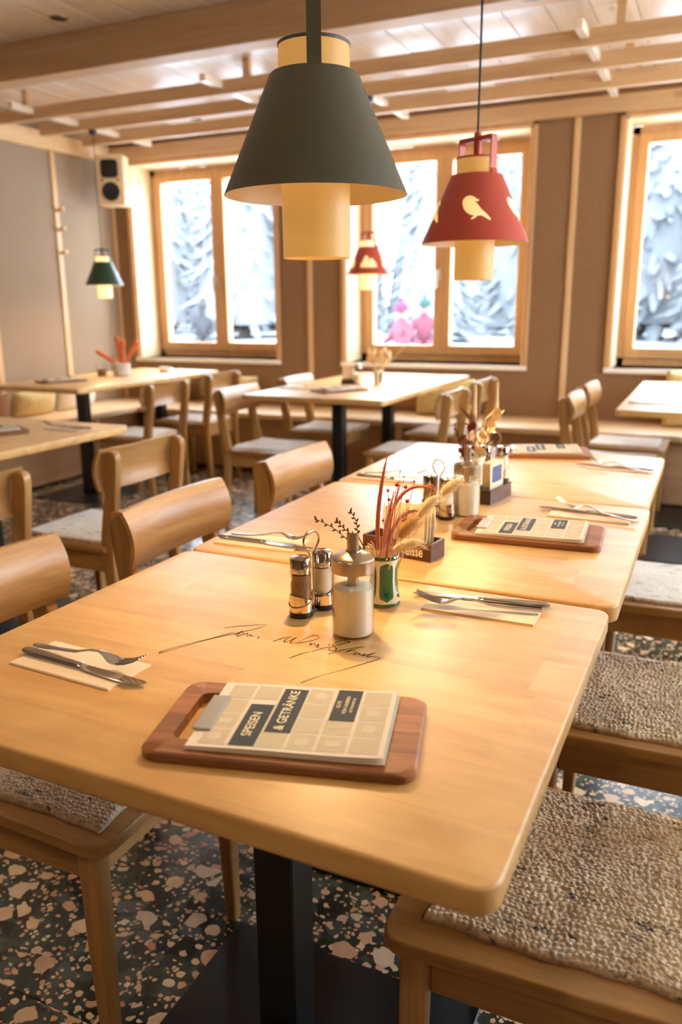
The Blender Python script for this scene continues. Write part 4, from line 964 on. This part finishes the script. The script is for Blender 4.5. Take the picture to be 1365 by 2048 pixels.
def cruets(loc, rz, labs):
    t = thing('cruet_stand', 'chrome wire cruet stand with loop handle ' + labs, 'cruet stand', (loc[0], loc[1], TZ), rz, 'chrome cruet stands')
    b = NB()
    for s in (-1, 1):
        lathe(b, [(0.0005, 0.0), (0.0180, 0.0), (0.0186, 0.002), (0.0186, 0.008), (0.0172, 0.009)], 32, (s * .0235, 0, 0))
    box(b, -.012, .012, -.006, .006, 0.0, 0.006, 0.001); obj('base', b, M['black'], t)
    b = NB()
    pts = [(-.0035, 0, .006), (-.0035, 0, .04), (-.0035, 0, .09), (-.0085, 0, .101), (-.0155, 0, .112), (-.0150, 0, .122), (-.0075, 0, .1305), (.0075, 0, .1305), (.0150, 0, .122), (.0155, 0, .112), (.0085, 0, .101), (.0035, 0, .09), (.0035, 0, .04), (.0035, 0, .006)]
    tube(b, catm(pts, 4), 0.0016, 10); obj('loop_handle', b, M['wire'], t)
    b = NB()
    for s in (-1, 1):
        c_ = (s * .0235, 0); tube(b, [(c_[0] + .0188 * cos(a), c_[1] + .0188 * sin(a), .024 - .006 * cos(a * s + (0 if s > 0 else pi))) for a in [2 * pi * i / 24 for i in range(24)]], 0.0011, 8, True)
    obj('wire_ring', b, M['wire'], t)
    for s in (-1, 1):
        b = NB(); R_ = lathe(b, [(0.0182, 0.009), (0.0184, 0.030), (0.0176, 0.030), (0.0174, 0.0095)], 40, (s * .0235, 0, 0))
        for ring in R_[1:3]:
            for v in ring: v.co.z += 0.007 * s * (v.co.x - s * .0235) / .018
        obj('steel_cup', b, M['chrome'], t, smooth=40)
    for s, nm, mt, fill, lb in ((-1, 'pepper_shaker', 'pepper', .064, 'glass pepper shaker with chrome cap '), (1, 'salt_shaker', 'salt', .064, 'glass salt shaker with chrome cap ')):
        x = loc[0] + cos(rz) * s * .0235; y = loc[1] + sin(rz) * s * .0235
        q = thing(nm, lb + labs, 'shaker', (x, y, TZ + 0.0042), rz, nm.replace('_', ' ') + 's')
        b = NB(); lathe(b, [(0.0005, 0.004), (0.0150, 0.0), (0.0162, 0.004), (0.0165, 0.03), (0.0165, 0.048), (0.0148, 0.054), (0.0150, 0.058), (0.0163, 0.061), (0.0160, 0.067), (0.0140, 0.070)], 40); obj('glass_body', b, M['glass'], q)
        b = NB(); lathe(b, [(0.0005, 0.012), (0.008, 0.0125), (0.0135, 0.020), (0.0150, 0.028), (0.0150, min(fill, .050)), (0.0136, 0.055) if fill > .055 else (0.0148, 0.050), (0.0136, fill), (0.0005, fill + .001)], 32); obj('contents', b, M[mt], q)
        b = NB(); lathe(b, [(0.0150, 0.067), (0.0164, 0.0675), (0.0164, 0.088), (0.0150, 0.0905), (0.0005, 0.0925)], 36); obj('cap', b, M['chrome'], q, smooth=40)
cruets((.379, .498), D(70), 'on the signed table')
cruets((.381, 1.133), D(-20), 'on the middle front table')

# ceramic vase with dried flowers
def vase(loc, label, sc=1.0, mat=None, stripes=True):
    t = thing('vase', label, 'vase', (loc[0], loc[1], TZ)); t.scale = (sc, sc, sc)
    prof = [(0.0005, 0.0), (0.0250, 0.0), (0.0268, 0.003), (0.0262, 0.010), (0.0230, 0.028), (0.0216, 0.045), (0.0222, 0.062), (0.0240, 0.076), (0.0250, 0.082)]
    b = NB(); lathe(b, prof + [(0.0236, 0.083), (0.0214, 0.070), (0.0200, 0.045), (0.0225, 0.012), (0.0005, 0.008)], 48); obj('body', b, mat or M['ceramic'], t, smooth=180)
    if stripes:
        def rad(z):
            for (r0_, z0), (r1_, z1) in zip(prof[1:], prof[2:]):
                if z0 <= z <= z1: return r0_ + (r1_ - r0_) * (z - z0) / (z1 - z0 + 1e-9)
            return prof[-1][0]
        b = NB(); lathe(b, [(0.0255, 0.0785), (0.0262, 0.0815), (0.0250, 0.0842), (0.0234, 0.0835), (0.0236, 0.0785)], 48); obj('green_rim', b, M['green_glaze'], t)
        b = NB(); lathe(b, [(0.0272, 0.0020), (0.0274, 0.0045), (0.0266, 0.0068), (0.0262, 0.0066)], 48); obj('green_foot_band', b, M['green_glaze'], t)
        ac = az_to_cam(*loc[:2])
        for k in range(5):
            b = NB(); a0 = ac + 0.22 + k * pi * 2 / 5; J = 14; I = 6; G = []
            for j in range(J + 1):
                u = j / J; z = 0.011 + 0.063 * u; hw = 0.44 * (1 - abs(2 * u - 1) ** 7) ** .5 + 0.06
                G.append([b.verts.new(((rad(z) + 0.0006 + 0.0005 * (1 - (2 * i / I - 1) ** 2)) * cos(a0 + hw * (2 * i / I - 1)), (rad(z) + 0.0006 + 0.0005 * (1 - (2 * i / I - 1) ** 2)) * sin(a0 + hw * (2 * i / I - 1)), z)) for i in range(I + 1)])
            for j in range(J):
                for i in range(I): b.faces.new((G[j][i], G[j][i + 1], G[j + 1][i + 1], G[j + 1][i]))
            obj('green_stripe', b, M['green_glaze'], t, smooth=180)
    return t
VX, VY = .469, .576
vase((VX, VY), 'small cream vase with green glaze stripes on the signed table')
def hairs(b, c, d, n, l, r=0.00022):
    for _ in range(n):
        v = Vector((random.gauss(0, 1), random.gauss(0, 1), random.gauss(0, 1))).normalized() + d * 1.1; v.normalize()
        tube(b, [c, c + v * l * random.uniform(.6, 1.1)], [r, r * .5], 3)
def stem_curve(p0, p1, bow=(0, 0, 0), n=10):
    p0, p1, w_ = Vector(p0), Vector(p1), Vector(bow); return [p0.lerp(p1, i / n) + w_ * (4 * (i / n) * (1 - i / n)) for i in range(n + 1)]
def bunny(base, tip, start, label, mat='bunny', fat=0.0085):
    t = thing('bunny_tail_grass', label, 'dried grass', (VX, VY, TZ), 0, 'dried bunny tail grasses in the green striped vase')
    o = Vector((VX, VY, TZ)); base, tip, start = Vector(base) - o, Vector(tip) - o, Vector(start) - o
    b = NB(); tube(b, stem_curve(start, base, (0, 0, .012)), 0.0007, 6); obj('stem', b, M['bunny'], t)
    b = NB(); ax = (tip - base); L = ax.length; d = ax.normalized(); pts = [base + ax * (i / 10) + Vector((0, 0, -.004)) * (i / 10 * (1 - i / 10)) * 4 * -1 for i in range(11)]
    tube(b, pts, [fat * max(.15, sin(pi * min(1, (i / 10) * .92 + .12)) ** .6) for i in range(11)], 12)
    for i in range(1, 10): 
        for k in range(26):
            a = random.uniform(0, 2 * pi); s = d.cross(Vector((0, 0, 1))).normalized(); u = d.cross(s)
            rad_ = (s * cos(a) + u * sin(a)); c_ = pts[i] + rad_ * fat * .8
            v = (rad_ * .8 + d * random.uniform(.5, 1.2)).normalized(); tube(b, [c_, c_ + v * random.uniform(.006, .013)], [.00024, .0001], 3)
    obj('seed_head', b, M[mat], t, smooth=60)
S0 = [(VX + dx, VY + dy, TZ + .03) for dx, dy in ((.008, .004), (.006, -.004), (-.004, .006), (.0, -.008), (-.008, 0), (.004, .008))]
bunny((.549, .622, .928), (.580, .640, .950), S0[0], 'bunny tail grass reaching highest and farthest right from the striped vase')
bunny((.524, .584, .898), (.553, .600, .932), S0[1], 'upright pale bunny tail grass leaning right over the beer mat box')
bunny((.500, .565, .868), (.527, .580, .898), S0[3], 'brown fluffy bunny tail grass low in the middle of the bunch', 'bunny_dark', .0105)
bunny((.505, .530, .857), (.548, .545, .870), S0[1], 'drooping bunny tail grass lying lowest to the right of the vase')
def plume(tip, start, bow, label, mat, r=.004, n=26, straight=.35):
    t = thing('dyed_grass_plume', label, 'dried grass', (VX, VY, TZ), 0, 'dyed pink grass plumes in the green striped vase')
    o = Vector((VX, VY, TZ)); pts = stem_curve(Vector(start) - o, Vector(tip) - o, bow, n)
    k0 = int(n * straight)
    b = NB(); tube(b, pts[:k0 + 2], 0.0009, 6); obj('stem', b, M['pink_pale'], t)
    b = NB(); tube(b, pts[k0:], [max(.0006, r * sin(pi * min(1, .12 + .88 * (i / (n - k0)))) ** .5) for i in range(n - k0 + 1)], 9)
    for i in range(k0, n + 1):
        d = (pts[min(i + 1, n)] - pts[i - 1]).normalized()
        hairs(b, pts[i], d, 18, r * 2.6, .0002)
    obj('plume', b, mat, t, smooth=60)
plume((.464, .597, .981), S0[4], (-.010, .004, .0), 'tall straight rust red grass plume rising highest from the vase', M['pink_grass'], .0034)
plume((.540, .618, .936), S0[2], (-.026, .01, .052), 'pink grass plume arching right at the top of the bunch', M['pink_grass'], .0026, straight=.2)
plume((.527, .600, .903), S0[5], (-.020, .004, .034), 'pale pink grass plume arching low to the right', M['pink_pale'], .0034, straight=.2)
plume((.480, .590, .930), S0[4], (-.004, .0, .0), 'short upright pale pink plume in the middle of the vase', M['pink_pale'], .0028)
plume((.487, .600, .945), S0[2], (-.006, .006, .004), 'thin upright pink plume beside the red seed pods', M['pink_pale'], .002)
def sprig(tips, start, label):
    t = thing('seed_pod_sprig', label, 'dried sprig', (VX, VY, TZ), 0, 'red seed pod sprigs in the green striped vase')
    o = Vector((VX, VY, TZ)); bs = NB(); bp_ = NB()
    for p, r in tips:
        p = Vector(p) - o; tube(bs, stem_curve(Vector(start) - o, p, (random.uniform(-.006, .006), random.uniform(-.006, .006), 0)), 0.00045, 5)
        blob(bp_, p, r, (1, 1, .9), 2)
        for k in range(4): tube(bp_, [p, p + Vector((random.uniform(-1, 1), random.uniform(-1, 1), 1)).normalized() * r * 1.7], [.0005, .0002], 3)
    obj('stem', bs, M['pink_grass'], t); obj('seed_pod', bp_, M['red_seed'], t)
sprig([((.484, .594, .944), .0036), ((.496, .600, .940), .0032), ((.470, .590, .934), .0025)], S0[2], 'red seed pods at the top of the striped vase bunch')
sprig([((.474, .585, .921), .0028), ((.500, .598, .918), .0034), ((.477, .583, .905), .0026)], S0[5], 'rust seed pods in the middle of the striped vase bunch')
sprig([((.503, .575, .892), .0036), ((.470, .570, .890), .0022), ((.509, .604, .950), .0016), ((.492, .602, .955), .0016), ((.488, .596, .965), .0014)], S0[0], 'mixed tiny and larger red pods on thin stalks of the striped vase')
for ang, nm in ((0, 0),):
    t = thing('fine_dried_stalks', 'spray of fine pink and straw stalks filling the striped vase', 'dried grass', (VX, VY, TZ))
    b = NB(); b2 = NB(); rg = random.Random(4)
    for k in range(46):
        a = rg.uniform(0, 2 * pi); st_ = Vector((.012 * cos(a), .012 * sin(a), .02)); r_ = rg.uniform(.008, .036); h = rg.uniform(.10, .165)
        tube(b if k % 2 else b2, stem_curve(st_, (r_ * cos(a) + .012, r_ * sin(a) + .008, h), (0, 0, .004), 6), 0.0004, 4)
    obj('pink_stalk', b, M['pink_grass'], t)['kind'] = 'stuff'; obj('straw_stalk', b2, M['bunny'], t)['kind'] = 'stuff'
    for k in range(12): pass
b = NB()
for k in range(26):
    a = az_to_cam(VX, VY) + random.uniform(-2.4, -.9); p = Vector((.016 * cos(a), .016 * sin(a), .075)); q_ = Vector((.03 * cos(a), .03 * sin(a), .088 + random.uniform(-.006, .012)))
    tube(b, stem_curve(p, q_, (0, 0, .008), 5), .0006, 4)
o = obj('straw_tuft', b, M['leaf_cream'], loc=(VX, VY, TZ)); tag(o, 'curly cream straw tuft spilling over the left rim of the striped vase', 'dried grass')
def twig(path, label, start, grp='budded twigs'):
    t = thing('budded_twig', label, 'twig', (VX, VY, TZ), 0, grp); o = Vector((VX, VY, TZ))
    P = [Vector(start) - o] + [Vector(p) - o for p in path]; P = [Vector(p) for p in catm([tuple(p) for p in P], 4)]
    b = NB(); tube(b, P, [.0011 * (1 - .55 * i / len(P)) for i in range(len(P))], 6); obj('stem', b, M['twig'], t)
    b = NB(); n = len(P)
    for i in range(int(n * .45), n):
        s = 1 if i % 2 else -1; d = (P[min(i + 1, n - 1)] - P[i - 1]).normalized(); side = (d.cross(fw)).normalized() * s
        rot = (d + side * .9).to_track_quat('Z', 'Y').to_matrix(); blob(b, P[i] + (d + side * .9).normalized() * .0035, .0036, (.5, .5, 1), 1, rot=rot)
    blob(b, P[-1], .0036, (.5, .5, 1), 1, rot=(P[-1] - P[-2]).to_track_quat('Z', 'Y').to_matrix())
    obj('bud', b, M['twig'], t)
rimL = (VX - .016, VY + .002, TZ + .06)
twig([(.425, .572, .842), (.410, .568, .852), (.385, .562, .872), (.360, .555, .884)], 'dark budded twig stretching farthest left from the striped vase', rimL)
twig([(.425, .574, .845), (.415, .575, .858), (.402, .570, .870), (.391, .568, .881)], 'short dark budded twig between the two longer ones', rimL)
twig([(.432, .576, .845), (.424, .576, .862), (.420, .580, .880), (.410, .580, .896)], 'dark budded twig standing upright left of the striped vase', rimL)

# beer mat boxes
def mat_box(loc, rz, L, Wd, label, text, ncards, clabel, cw):
    t = thing('beer_mat_box', label, 'box', (loc[0], loc[1], TZ), rz)
    b = NB(); box(b, 0, L, 0, .004, .0, .034, .0008); box(b, 0, L, Wd - .004, Wd, .0, .034, .0008); box(b, 0, .006, .004, Wd - .004, 0, .034, .0006); box(b, L - .006, L, .004, Wd - .004, 0, .034, .0006); box(b, .006, L - .006, .004, Wd - .004, 0, .006)
    obj('tray', b, M['darkbox'], t)
    if text:
        me = text_bm(text, .027); me.materials.clear(); me.materials.append(M['cream_text'])
        for v in me.vertices: v.co = (L - .052 + v.co.x * .70, -.0006, .0165 + v.co.y)
        obj('lettering', me, None, t)
    cr, sr_ = cos(rz), sin(rz)
    for k in range(ncards):
        b = NB(); prism(b, rrect(-cw / 2, cw / 2, 0, .088, .007), -.0007, .0007, axis='y')
        fr_ = (.22, .56) if text else (.30, .38); d = Wd * (fr_[0] + fr_[1] * k / max(1, ncards - 1)); lx = L * .55 + (k % 2) * (.004 if text else .001); tilt = D(4 + 2 * (k % 3)) if text else D(1)
        o = obj('beer_mat', b, M['card'], None, (loc[0] + lx * cr - d * sr_, loc[1] + lx * sr_ + d * cr, TZ + .0065), rz); o.rotation_euler = (-tilt, 0, rz); tag(o, clabel, 'coaster', clabel.split(' standing')[0] + 's in box')
        if k == 0:
            b = NB(); prism(b, rrect(-cw * .36, cw * .36, .038, .078, .006), -.0012, -.0008, axis='y'); obj('printed_panel', b, M['cell2'] if text else M['card_print'], o)
mat_box((.325, .828), D(-9), .150, .058, 'dark wooden beer mat box with white lettering behind the striped vase', 'e Weisse', 6, 'cream beer mat standing in the lettered dark box', .088)
t2 = mat_box((.463, 1.288), D(80), .125, .052, 'small dark wooden beer mat box on the middle front table, at its far end', None, 9, 'cream beer mat standing in the far dark box', .078)

# third front table: cruets, vase with red leaves, cream seed stalks
cruets((.398, 1.575), D(10), 'on the farthest front table')
vase((.375, 1.47), 'cream vase with dark red leaves on the farthest front table', 1.0, None, False)
def leafy(label, grp, pos, mat, n, h, spread, seed, lw=.012, ll=.05):
    rg = random.Random(seed); t = thing('dried_leaf_branch', label, 'dried branch', pos, 0, grp); b = NB(); s = NB()
    P = stem_curve((0, 0, .02), (spread[0], spread[1], h), (-.01, .0, 0), 12); tube(s, P, .0012, 6)
    for k in range(n):
        p = P[int(4 + 8 * k / n)]; a = rg.uniform(0, 2 * pi); d = Vector((cos(a), sin(a), rg.uniform(.4, 1.3))).normalized(); sd = d.cross(Vector((0, 0, 1))).normalized()
        q = [p, p + d * ll * .35 + sd * lw, p + d * ll * .7 + sd * lw * .8, p + d * ll, p + d * ll * .7 - sd * lw * .8, p + d * ll * .35 - sd * lw]
        top = [b.verts.new(v_) for v_ in q]; bot = [b.verts.new(v_ + d.cross(sd) * .0008) for v_ in q]
        b.faces.new(top); b.faces.new(bot[::-1])
        for i in range(6): b.faces.new((top[i], bot[i], bot[(i + 1) % 6], top[(i + 1) % 6]))
    obj('stem', s, M['twig'], t); obj('leaf', b, mat, t, smooth=0)['kind'] = 'stuff'
leafy('dark red leaf branch in the vase of the farthest front table', None, (.372, 1.47, TZ), M['leaf_red'], 9, .19, (-.012, .0), 3)
leafy('second dark red leaf branch leaning left in the same vase', None, (.372, 1.47, TZ), M['leaf_red'], 6, .15, (-.045, -.01), 5, .009, .03)
leafy('cream dried leaf branch leaning right in the farthest vase', None, (.376, 1.472, TZ), M['leaf_cream'], 14, .20, (.05, .02), 6, .012, .045)
for (x, y, z), lab in (((.362, 1.49, 1.015), 'straight cream seed stalk rising from the red leaves'), ((.415, 1.51, 1.02), 'cream seed stalk with bent tip right of the red leaves')):
    b = NB(); tube(b, [(.374, 1.472, TZ + .03), ((.374 + x) / 2, 1.48, .93), (x, y, z - .07), (x, y, z)], [.0015, .002, .006, .003], 10); tag(obj('seed_stalk', b, M['leaf_cream']), lab, 'dried stalk', 'cream seed stalks')
for k, (dx, dy, h, lab) in enumerate(((-.055, -.01, .115, 'thin dark twig leaning far left out of the farthest vase'), (-.038, .0, .085, 'thin dark twig low on the left of the farthest vase'))):
    b = NB(); P = stem_curve((.372, 1.47, TZ + .05), (.372 + dx, 1.47 + dy, TZ + h + .05), (-.008, 0, 0), 8); tube(b, P, .0012, 5)
    for i in range(3, 9): blob(b, P[i] + Vector((.003 * (-1) ** i, 0, .001)), .003, (.7, .7, 1.2), 1)
    tag(obj('dark_twig', b, M['twig']), lab, 'twig')

# centrepieces of the far tables
def glass_jar(x, y, r, h, label, fill=None):
    t = thing('glass_jar', label, 'jar', (x, y, TZ)); b = NB(); lathe(b, [(0.0005, 0.002), (r * .9, 0), (r, .006), (r, h)], 24); obj('glass', b, M['glass'], t)
    if fill: b = NB(); lathe(b, [(.0005, .003), (r * .9, .004), (r * .9, h * .6), (.0005, h * .62)], 24); obj('contents', b, fill, t)
AX, AY = -2.90, 4.0
glass_jar(AX + .02, AY + .02, .068, .14, 'wide glass jar holding orange sticks on the corner table', M['cushion_w'])
for k, (dx, dy, h, lab) in enumerate(((-.02, .0, .27, 'tallest orange stick in the corner table jar'), (.02, .01, .24, 'orange stick beside the tallest one in the corner table jar'), (.11, .06, .235, 'orange stick leaning right out of the corner table jar'), (-.16, -.06, .17, 'short orange stick leaning left out of the corner table jar'))):
    b = NB(); tube(b, [(AX + .02 + dx * .15, AY + .02 + dy * .15, TZ + .075), (AX + .02 + dx, AY + .02 + dy, TZ + h)], [.012, .018], 8); tag(obj('orange_stick', b, M['carrot']), lab, 'decoration', 'orange sticks in a jar')
glass_jar(AX - .09, AY - .06, .035, .08, 'small amber glass jar left of the orange sticks', M['pepper'])
glass_jar(-2.76, 4.35, .04, .06, 'low clear glass on the far part of the corner table', M['salt'])
BX, BY = -1.03, 3.98
b = NB(); box(b, -.04, .04, -.03, .03, 0, .03, .003); o = obj('wooden_card_holder', b, M['darkbox'], loc=(BX - .08, BY, TZ), rz=.2); tag(o, 'dark card holder on the middle table under the small red lamp', 'box')
b = NB(); box(b, -.035, .035, -.02, .02, 0, .09, .003); o = obj('card_stack', b, M['card'], loc=(BX - .08, BY, TZ + .0302), rz=.2); tag(o, 'block of cream cards standing in the holder on the middle table', 'cards')
glass_jar(BX - .01, BY - .01, .026, .10, 'glass sugar jar on the middle table', M['sugar'])
b = NB(); lathe(b, [(.0005, .125), (.02, .12), (.028, .105), (.028, .1)], 20); o = obj('jar_lid', b, M['chrome'], loc=(BX - .01, BY - .01, TZ)); tag(o, 'chrome lid on the glass sugar jar of the middle table', 'lid')
t = thing('flower_vase', 'green and cream vase of blond dried grasses on the middle table', 'vase', (BX + .09, BY + .07, TZ))
b = NB(); lathe(b, [(.0005, 0), (.03, 0), (.028, .04), (.03, .085)], 24); obj('body', b, M['ceramic'], t)
for a in range(4): b = NB(); box(b, .0265, .0315, -.008, .008, .01, .075, .002); o = obj('green_stripe', b, M['green_glaze'], t); o.rotation_euler = (0, 0, -2.2 + a * pi / 2)
t = thing('blond_grass_bunch', 'bunch of blond dried grasses in the middle table vase', 'dried grass', (BX + .09, BY + .07, TZ))
b = NB(); rg = random.Random(8)
for k in range(22):
    a = rg.uniform(0, 6.28); r_ = rg.uniform(.02, .09); p = Vector((r_ * cos(a), r_ * sin(a), rg.uniform(.13, .2))); tube(b, [(0, 0, .03), p], [.0012, .0016], 4); blob(b, p, .014, (1, 1, 1.7), 1, jit=.002)
tube(b, [(0, 0, .05), (.17, .05, .25)], [.0012, .003], 5); obj('seed_heads', b, M['leaf_cream'], t)['kind'] = 'stuff'
